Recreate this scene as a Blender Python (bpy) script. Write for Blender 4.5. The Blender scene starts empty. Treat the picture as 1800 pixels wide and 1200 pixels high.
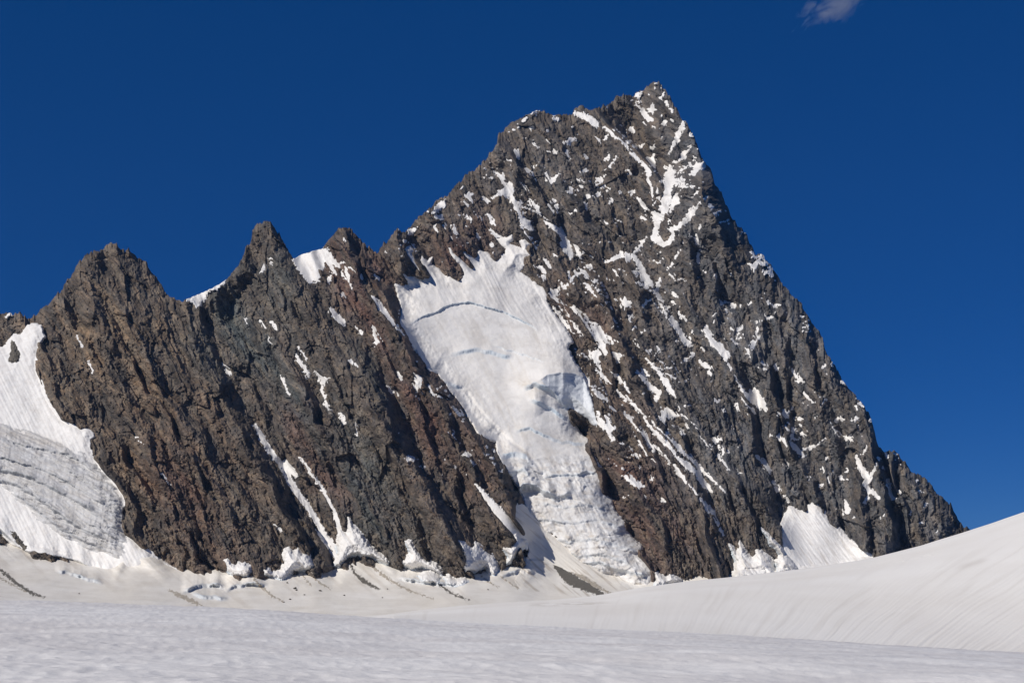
import bpy, math
import numpy as np
from mathutils import Vector

# ------------------------------------------------------------------ camera, sky, sun, exposure
SC = bpy.context.scene
COL = SC.collection
FPX = 2500.0                      # focal length in photo pixels (50 mm on 36 mm, 1800 px wide)
HORIZON = 1080.0                  # photo row of eye level
PITCH = math.atan((HORIZON - 600.0) / FPX)
EYE = 1.7

cam_data = bpy.data.cameras.new('camera')
cam_data.sensor_width = 36.0
cam_data.lens = 50.0
cam_data.clip_start = 0.5
cam_data.clip_end = 60000.0
cam = bpy.data.objects.new('camera', cam_data)
cam.location = (0, 0, EYE)
cam.rotation_euler = (math.pi / 2 + PITCH, 0, 0)
COL.objects.link(cam)
SC.camera = cam

SUN_EL = math.radians(38)
SUN_AZ = math.radians(-128)       # clockwise from +Y (view direction): left and a little behind the camera
to_sun = Vector((math.sin(SUN_AZ) * math.cos(SUN_EL), math.cos(SUN_AZ) * math.cos(SUN_EL), math.sin(SUN_EL)))
world = bpy.data.worlds.new('World')
SC.world = world
world.use_nodes = True
wt = world.node_tree
bg = wt.nodes['Background']
sky = wt.nodes.new('ShaderNodeTexSky')
sky.sky_type = 'NISHITA'
sky.sun_disc = False
sky.sun_elevation = SUN_EL
sky.sun_rotation = SUN_AZ
sky.altitude = 3600
sky.air_density = 0.95
sky.dust_density = 0.05
sky.ozone_density = 4.5
hs = wt.nodes.new('ShaderNodeHueSaturation')
hs.inputs['Saturation'].default_value = 1.30
hs.inputs['Value'].default_value = 0.62
wt.links.new(sky.outputs[0], hs.inputs['Color'])
tn_ = wt.nodes.new('ShaderNodeMix'); tn_.data_type = 'RGBA'; tn_.blend_type = 'MULTIPLY'
tn_.inputs[0].default_value = 1.0; tn_.inputs[7].default_value = (0.235, 0.31, 0.47, 1)
wt.links.new(hs.outputs[0], tn_.inputs[6])
ad_ = wt.nodes.new('ShaderNodeMix'); ad_.data_type = 'RGBA'; ad_.blend_type = 'ADD'
ad_.inputs[0].default_value = 1.0; ad_.inputs[7].default_value = (0.0, 0.165, 0.61, 1)
wt.links.new(tn_.outputs[2], ad_.inputs[6])
wt.links.new(ad_.outputs[2], bg.inputs['Color'])
bg.inputs['Strength'].default_value = 0.12

sun_data = bpy.data.lights.new('sun', 'SUN')
sun_data.energy = 4.2
sun_data.angle = math.radians(0.53)
sun_data.color = (1.0, 0.945, 0.865)
sun = bpy.data.objects.new('sun', sun_data)
sun.rotation_euler = to_sun.to_track_quat('Z', 'Y').to_euler()
COL.objects.link(sun)

SC.view_settings.view_transform = 'Standard'
SC.view_settings.look = 'None'
SC.view_settings.exposure = 0.0
SC.view_settings.gamma = 1.0
SC.cycles.max_bounces = 5
SC.cycles.diffuse_bounces = 3

# ------------------------------------------------------------------ small maths helpers
F32 = np.float32
CP, SP = math.cos(PITCH), math.sin(PITCH)


def ray(px, py, depth):
    """photo pixel + distance along +Y -> world point"""
    cx = (px - 900.0) / FPX
    cy = (600.0 - py) / FPX
    yw = CP - SP * cy
    zw = SP + CP * cy
    k = depth / yw
    return np.stack([cx * k, depth + 0 * k, EYE + zw * k], -1)


def sstep(a, b, x):
    t = np.clip((x - a) / (b - a), 0, 1)
    return t * t * (3 - 2 * t)


def hsh(ix, iy, seed):
    h = (ix.astype(np.int64) * 374761393 + iy.astype(np.int64) * 668265263 + seed * 974634777) & 0xFFFFFFFF
    h = ((h ^ (h >> 13)) * 1274126177) & 0xFFFFFFFF
    h = ((h ^ (h >> 16)) * 2246822519) & 0xFFFFFFFF
    h = h ^ (h >> 15)
    return h


def rnd(ix, iy, seed):
    return ((hsh(ix, iy, seed) & 0xFFFFFF).astype(F32)) / F32(0xFFFFFF)


def perlin(x, y, seed=0):
    x = np.asarray(x, F32); y = np.asarray(y, F32)
    x0 = np.floor(x); y0 = np.floor(y)
    fx = x - x0; fy = y - y0
    ix = x0.astype(np.int64); iy = y0.astype(np.int64)
    u = fx * fx * fx * (fx * (fx * 6 - 15) + 10)
    v = fy * fy * fy * (fy * (fy * 6 - 15) + 10)

    def g(dx, dy):
        a = rnd(ix + dx, iy + dy, seed) * F32(2 * math.pi)
        return np.cos(a) * (fx - dx) + np.sin(a) * (fy - dy)
    n0 = g(0, 0) * (1 - u) + g(1, 0) * u
    n1 = g(0, 1) * (1 - u) + g(1, 1) * u
    return (n0 * (1 - v) + n1 * v) * F32(1.5)


def fbm(x, y, octs=4, seed=0, gain=0.5):
    a = 1.0; s = 0; f = 1.0
    for o in range(octs):
        s = s + a * perlin(x * f + 13.7 * o, y * f - 7.3 * o, seed + o)
        a *= gain; f *= 2.03
    return s


def ridged(x, y, octs=4, seed=0, gain=0.5):
    a = 1.0; s = 0; f = 1.0
    for o in range(octs):
        s = s + a * (1 - 2 * np.abs(perlin(x * f + 3.1 * o, y * f + 9.2 * o, seed + o)))
        a *= gain; f *= 2.05
    return s


def facets(x, y, seed=0, tilt=1.0, jump=0.35):
    """angular broken-rock height: every cell a tilted plane of its own"""
    x = np.asarray(x, F32); y = np.asarray(y, F32)
    ix = np.floor(x).astype(np.int64); iy = np.floor(y).astype(np.int64)
    best = np.full(x.shape, 1e9, F32); h = np.zeros(x.shape, F32)
    for dx in (-1, 0, 1):
        for dy in (-1, 0, 1):
            jx = ix + dx; jy = iy + dy
            ox = jx + rnd(jx, jy, seed) - x
            oy = jy + rnd(jx, jy, seed + 1) - y
            d = ox * ox + oy * oy
            a = rnd(jx, jy, seed + 2) * F32(6.2832)
            m = F32(tilt) * (F32(0.35) + rnd(jx, jy, seed + 3))
            hh = -(np.cos(a) * ox + np.sin(a) * oy) * m + (rnd(jx, jy, seed + 4) - F32(0.5)) * F32(jump)
            k = d < best
            best = np.where(k, d, best); h = np.where(k, hh, h)
    return h


def crags(x, y, seed=0, tilt=0.7, k=0.9):
    """continuous broken-rock height: overlapping tilted pyramids with flat sides"""
    x = np.asarray(x, F32); y = np.asarray(y, F32)
    ix = np.floor(x).astype(np.int64); iy = np.floor(y).astype(np.int64)
    h = np.full(x.shape, -1e9, F32)
    for dx in (-1, 0, 1):
        for dy in (-1, 0, 1):
            jx = ix + dx; jy = iy + dy
            ox = x - jx - rnd(jx, jy, seed)
            oy = y - jy - rnd(jx, jy, seed + 1)
            a = rnd(jx, jy, seed + 2) * F32(6.2832)
            ca, sa = np.cos(a), np.sin(a)
            u = ca * ox + sa * oy; v = ca * oy - sa * ox
            m = F32(tilt) * rnd(jx, jy, seed + 3)
            hh = u * m - F32(k) * np.maximum(np.abs(u), np.abs(v) * F32(0.8)) + (rnd(jx, jy, seed + 4) - F32(0.5)) * F32(0.7)
            h = np.maximum(h, hh)
    return h


def blur(a, s):
    r = int(3 * s) + 1
    k = np.exp(-0.5 * (np.arange(-r, r + 1) / s) ** 2); k /= k.sum()
    p = np.pad(a, ((r, r), (0, 0)), mode='edge'); o = np.zeros(a.shape, F32)
    for i, w in enumerate(k):
        o += F32(w) * p[i:i + a.shape[0]]
    p = np.pad(o, ((0, 0), (r, r)), mode='edge'); o2 = np.zeros(a.shape, F32)
    for i, w in enumerate(k):
        o2 += F32(w) * p[:, i:i + a.shape[1]]
    return o2


def pts(s):
    return np.array([[float(v) for v in t.split(',')] for t in s.split()], float)


def seg_dist(px, py, a, b):
    dx, dy = b[0] - a[0], b[1] - a[1]
    t = np.clip(((px - a[0]) * dx + (py - a[1]) * dy) / (dx * dx + dy * dy + 1e-9), 0, 1)
    return np.hypot(px - a[0] - t * dx, py - a[1] - t * dy), t


def poly_sdf(px, py, P):
    d = np.full(px.shape, 1e9); ins = np.zeros(px.shape, bool)
    n = len(P)
    for i in range(n):
        a, b = P[i], P[(i + 1) % n]
        dd, _ = seg_dist(px, py, a, b)
        d = np.minimum(d, dd)
        if a[1] != b[1]:
            c = (a[1] > py) != (b[1] > py)
            ins ^= c & (px < (b[0] - a[0]) * (py - a[1]) / (b[1] - a[1]) + a[0])
    return np.where(ins, d, -d)


def stroke_sdf(px, py, P):
    d = np.full(px.shape, -1e9)
    for i in range(len(P) - 1):
        dd, t = seg_dist(px, py, P[i], P[i + 1])
        d = np.maximum(d, P[i][2] * (1 - t) + P[i + 1][2] * t - dd)
    return d


def shape_sdf(px, py, geo):
    """geo: list of polygons (x,y rows) and strokes (x,y,halfwidth rows)"""
    d = np.full(px.shape, -1e9)
    for P in geo:
        d = np.maximum(d, stroke_sdf(px, py, P) if P.shape[1] == 3 else poly_sdf(px, py, P))
    return d


def rib(px, py, P, amp, wl, wr):
    """ridge running down the polyline: leans gently to the left side, drops to the right side"""
    best = np.full(px.shape, 1e9); sg = np.zeros(px.shape); tt = np.zeros(px.shape)
    n = len(P) - 1
    for i in range(n):
        a, b = P[i], P[i + 1]
        dd, t = seg_dist(px, py, a, b)
        s = np.sign((b[1] - a[1]) * (px - a[0]) - (b[0] - a[0]) * (py - a[1]))
        k = dd < best
        best = np.where(k, dd, best); sg = np.where(k, s, sg); tt = np.where(k, (i + t) / n, tt)
    w = np.where(sg > 0, wr, wl)
    f = np.clip(1 - best / w, 0, 1)
    y0 = np.interp(P[0, 0], SKY[:, 0], SKY[:, 1])
    env = (0.8 + 0.2 * sstep(0, 0.3, tt)) if P[0, 1] < y0 + 25 else sstep(0, 0.35, tt)
    env = env * (1 if P[-1, 1] > 900 else 1 - sstep(0.45, 1.0, tt))
    return amp * f * env


def lip(px, py, P, B, L, w, seed=0):
    """broken lip of an ice wall along a left-to-right line: swells above it and drops sharply below"""
    yl = np.interp(px, P[:, 0], P[:, 1]) + 2.0 * fbm(px / 16.0, py * 0 + seed, 4, 400 + seed, 0.6)
    s = yl - py
    e = sstep(P[0, 0] - 4, P[0, 0] + 14, px) * (1 - sstep(P[-1, 0] - 14, P[-1, 0] + 4, px))
    e = e * (0.75 + 0.5 * perlin(px / 22.0, py * 0 + seed * 3.3, 77))
    f = np.where(s > 0, np.exp(-np.abs(s) / L), 1 - sstep(0, w, -s))
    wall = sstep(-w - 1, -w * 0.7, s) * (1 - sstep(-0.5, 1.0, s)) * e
    return B * f * e, wall


# ------------------------------------------------------------------ traced lines of the place
SKY = pts('-420,600 -330,540 -260,575 -200,520 -150,560 -100,535 -50,558 -20,548 0,551 12,550 25,553 35,549 45,556 53,562 66,551 85,534 105,512 128,480 136,466 '
          '150,450 160,443 178,441 188,433 198,430 205,432 212,440 220,441 226,437 234,447 240,453 252,458 261,466 267,480 274,484 '
          '282,499 292,514 300,521 309,527 322,527 335,523 360,512 385,500 398,490 410,478 420,465 428,450 434,430 442,425 444,405 '
          '452,395 466,388 476,389 483,399 491,412 497,425 506,438 516,455 530,447 552,440 566,437 578,420 590,408 604,399 616,402 '
          '626,412 637,424 645,436 652,432 657,441 663,444 672,433 685,418 694,405 703,404 712,408 722,396 735,386 744,376 757,365 '
          '768,352 783,343 792,338 802,325 815,312 832,300 848,287 866,266 874,256 871,247 877,236 890,222 902,214 920,205 932,199 '
          '943,194 955,196 968,200 978,204 985,201 996,203 1005,200 1012,188 1020,186 1030,191 1038,195 1050,189 1062,186 1075,179 '
          '1088,171 1096,169 1110,168 1122,161 1135,154 1144,146 1150,144 1157,147 1163,149 1169,160 1176,170 1184,184 1190,195 '
          '1198,208 1206,215 1212,224 1216,233 1222,245 1228,262 1233,278 1240,286 1248,294 1252,306 1256,325 1262,334 1268,340 '
          '1275,358 1283,374 1292,392 1300,402 1310,410 1316,425 1322,436 1326,444 1338,449 1347,458 1354,464 1365,480 1378,502 '
          '1390,517 1402,527 1412,540 1420,555 1430,572 1440,585 1446,597 1450,612 1458,628 1466,640 1476,655 1484,672 1492,683 '
          '1501,692 1510,703 1520,716 1528,730 1534,745 1538,762 1543,778 1550,790 1558,796 1566,791 1576,793 1583,803 1592,813 '
          '1599,824 1606,830 1618,836 1626,838 1634,848 1642,862 1650,870 1662,880 1674,893 1682,908 1690,920 1702,928 1720,945 '
          '1760,985 1850,1020 1950,1060')
BASE = pts('-420,905 -260,915 0,950 60,970 130,978 200,985 225,950 262,968 300,992 340,1006 380,1010 420,1012 460,1014 480,1006 520,1003 560,1002 '
           '590,1004 606,992 650,990 690,992 712,1001 740,1001 780,1010 800,1014 815,1005 850,1004 880,990 895,996 915,985 940,985 '
           '1000,1000 1060,1012 1120,1016 1150,1012 1200,1018 1280,1014 1292,1004 1340,996 1390,990 1460,985 1530,975 1600,990 1690,1000 1760,1040 1950,1110')
CREST_HILL = pts('500,1093 640,1084 760,1069 820,1063 900,1058 970,1054 1050,1046 1120,1033 1200,1022 1300,1012 1420,998 1530,981 1620,958 1700,933 1760,914 1800,900 1900,866 2050,820 2300,760')
CREST_NEAR = pts('-500,1040 0,1053 150,1057 300,1063 450,1069 600,1080 750,1089 900,1097 1050,1104 1200,1110 1350,1118 1500,1128 1650,1137 1800,1146 2300,1176')

RIBS = [  # polyline, height (m), left width, right width (px)
    ('200,430 228,540 260,640 330,780 400,900 450,1005', 60, 150, 62),
    ('85,540 100,640 150,760 220,880 250,960', 30, 60, 50),
    ('155,455 165,560 190,650 260,780 330,930', 26, 60, 26),
    ('318,530 352,620 412,745 490,880 552,995', 46, 95, 30),
    ('440,405 415,480 365,535 350,560', 36, 60, 30),
    ('465,392 495,470 560,580 640,715 740,880 800,985', 64, 120, 62),
    ('430,470 480,600 560,720 650,880 700,980', 26, 45, 30),
    ('560,520 640,660 720,800 800,960', 20, 40, 22),
    ('605,402 650,480 690,555 722,625 800,725 880,835 912,935', 70, 150, 24),
    ('697,408 705,450 708,500 706,545', 34, 50, 20),
    ('790,345 830,420 850,440', 20, 60, 40),
    ('870,250 900,300 905,360 940,420 975,480', 24, 80, 26),
    ('945,195 962,262 992,335 1040,402 1075,470', 34, 70, 30),
    ('985,205 1010,280 1050,350 1085,420', 22, 40, 20),
    ('1014,170 1064,222 1104,258 1130,293 1140,345', 34, 110, 26),
    ('1060,255 1085,320 1110,400 1120,470', 24, 40, 22),
    ('1150,148 1160,220 1166,285', 22, 30, 14),
    ('1202,212 1228,290 1246,370 1282,460 1318,560', 100, 130, 42),
    ('1185,330 1205,420 1222,500 1240,585', 30, 50, 16),
    ('1090,445 1115,500 1135,570 1185,665', 26, 60, 16),
    ('1265,350 1300,420 1340,500', 26, 40, 18),
    ('1330,452 1365,520 1410,590 1470,690 1522,780 1560,900', 46, 80, 50),
    ('1300,575 1322,625 1330,690', 32, 55, 14),
    ('1130,560 1180,640 1260,740 1320,830 1385,900', 20, 60, 24),
    ('1210,650 1260,700 1300,760', 20, 50, 18),
    ('1240,790 1330,875 1388,965', 34, 80, 16),
    ('1400,600 1440,720 1470,800 1480,880', 24, 60, 22),
    ('1528,745 1552,850 1570,965', 34, 50, 12),
    ('1500,790 1512,870 1520,960', 24, 40, 14),
    ('1570,795 1630,880 1660,930', 24, 60, 34),
    ('1000,620 1060,720 1120,840 1200,1000', 22, 50, 30),
    ('1100,700 1200,830 1290,1000', 18, 60, 26),
]
RIBS = [(pts(a), b, c, d) for a, b, c, d in RIBS]

# hanging glacier: whole outline
GLAC = pts('694,497 717,501 705,477 716,484 731,486 741,488 724,462 708,436 722,431 730,441 724,446 736,466 748,484 752,484 740,458 742,450 '
           '752,462 760,452 756,466 766,472 776,478 787,484 784,470 777,460 786,472 795,486 806,489 813,482 812,474 806,464 794,452 '
           '786,435 792,432 798,445 812,456 830,468 815,450 802,432 790,416 778,402 770,393 782,391 790,408 800,425 815,440 818,435 '
           '822,444 838,452 842,442 855,445 872,454 878,450 874,446 888,446 886,436 876,424 874,421 890,416 900,412 903,420 897,428 '
           '908,432 918,436 912,422 922,418 935,428 926,438 935,450 922,452 920,462 922,466 914,478 925,486 940,496 953,505 962,518 '
           '960,528 968,545 980,562 997,584 1006,601 999,606 997,612 1001,620 1006,632 1015,646 1026,664 1035,690 1042,710 1048,735 '
           '1052,746 1045,748 1035,736 1018,727 1002,722 1005,735 1010,748 1020,764 1032,774 1033,790 1040,800 1048,820 1058,845 '
           '1062,865 1075,880 1078,895 1090,910 1102,920 1102,935 1115,950 1127,960 1126,975 1147,1000 1149,1040 1105,1040 1090,1012 '
           '1060,1008 1040,995 1010,980 1000,965 985,955 970,940 955,935 945,915 930,902 925,893 920,872 912,856 902,842 890,822 '
           '880,808 876,798 872,776 850,768 840,760 832,745 825,735 810,710 800,697 790,685 782,672 770,656 757,654 745,636 730,614 '
           '718,595 708,580 703,565 708,548 702,525')
CLIFF = pts('952,668 962,658 985,654 1010,656 1026,664 1036,690 1044,712 1054,748 1045,750 1035,738 1018,728 1000,722 985,705 975,690 962,680')
FALL_LINE = pts('820,745 850,780 900,806 940,806 985,800 1032,800 1070,810')      # icefall starts below this line
SCHRUND = pts('700,610 722,592 726,575 733,562 760,552 778,540 800,531 820,529 840,533 862,540 880,545 905,557 930,568 955,585 980,606')
GLIPS = [  # line, B, falloff, wall width
    ('724,566 740,557 765,548 790,535 812,530 835,532 860,540 885,547 905,556 925,566 945,577', 9, 30, 4.0),
    ('790,622 810,616 835,612 860,615 880,622 900,624', 7, 16, 8),
    ('868,606 900,616 930,626 955,634', 5, 10, 3),
    ('920,680 940,672 965,680 985,700 1000,722', 14, 18, 10),
    ('930,700 950,705 975,720 1000,735', 9, 12, 8),
    ('905,755 930,750 960,765 990,775 1030,778', 7, 14, 6),
    ('880,800 905,792 925,800 935,812', 9, 14, 10),
    ('955,838 980,832 1005,834 1030,828 1055,832', 9, 16, 5),
    ('905,860 920,848 940,850 960,862 980,872 1005,862', 36, 18, 13),
    ('885,835 900,828 920,822 935,836', 12, 12, 9),
    ('950,880 990,890 1030,884 1070,896', 5, 12, 5),
    ('925,915 965,912 1010,918 1050,910 1100,930', 5, 12, 5),
    ('965,945 1000,950 1040,944 1080,955 1125,968', 5, 12, 6),
    ('985,970 1020,975 1060,972 1110,990', 6, 12, 6),
    ('1010,990 1050,985 1090,1000 1140,1010', 6, 10, 6),
    ('770,664 785,670 800,676 815,678', 10, 10, 8),
]
GLIPS = [(pts(a), b, c, d) for a, b, c, d in GLIPS]

# left glacier
LGL = pts('-420,560 -330,590 -200,575 -60,600 0,612 6,612 12,605 24,589 38,590 48,574 60,570 71,573 77,592 69,604 66,622 66,650 74,668 82,690 96,718 110,735 128,744 '
          '134,748 142,752 150,749 158,752 166,766 159,772 158,784 165,800 186,828 206,848 220,870 222,884 214,896 216,925 222,938 236,945 250,958 264,965 282,985 320,1004 '
          '352,1018 345,1034 330,1036 290,1024 235,1025 200,1019 170,1002 130,984 100,976 50,968 20,955 0,938 -260,900 -420,890')
LICE = pts('-420,700 -200,720 0,748 50,760 86,772 112,784 142,800 165,818 186,836 198,852 208,870 217,888 224,915 222,940 214,968 206,978 190,976 150,960 110,942 75,916 40,884 10,852 0,846 -200,810 -420,790')
LLIPS = [
    ('-400,730 0,770 60,785 120,796 160,818', 7, 10, 4),
    ('-400,760 0,803 50,815 100,835 150,865 185,886', 9, 12, 4),
    ('-400,790 0,823 40,830 90,854 140,880 170,898', 14, 9, 7),
    ('-400,810 0,842 30,850 70,875 110,905 140,925 185,945', 11, 10, 6),
    ('20,862 60,890 100,922 150,950 190,965', 8, 9, 5),
    ('100,790 150,815 190,850', 5, 8, 3),
    ('110,820 160,850 205,885', 5, 8, 3),
    ('120,870 170,905 215,930', 6, 8, 4),
    ('140,910 180,930 215,950', 6, 8, 4),
    ('-400,880 0,926 40,966 100,975 140,984 170,1001 200,1018 235,1024 290,1023 330,1036', 18, 22, 8),
]
LLIPS = [(pts(a), b, c, d) for a, b, c, d in LLIPS]
ALIPS = [
    ('98,1000 115,1002 140,1010 180,1022', 9, 8, 5),
    ('320,1036 350,1026 380,1024 395,1028', 16, 12, 7),
    ('335,1040 365,1046 400,1048', 10, 10, 6),
    ('395,1036 415,1026 445,1022 470,1026', 12, 12, 6),
    ('700,1012 735,1018 770,1022 800,1024', 10, 12, 6),
    ('880,1010 910,1000 940,1002', 6, 14, 6),
]
ALIPS = [(pts(a), b, c, d) for a, b, c, d in ALIPS]

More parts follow.
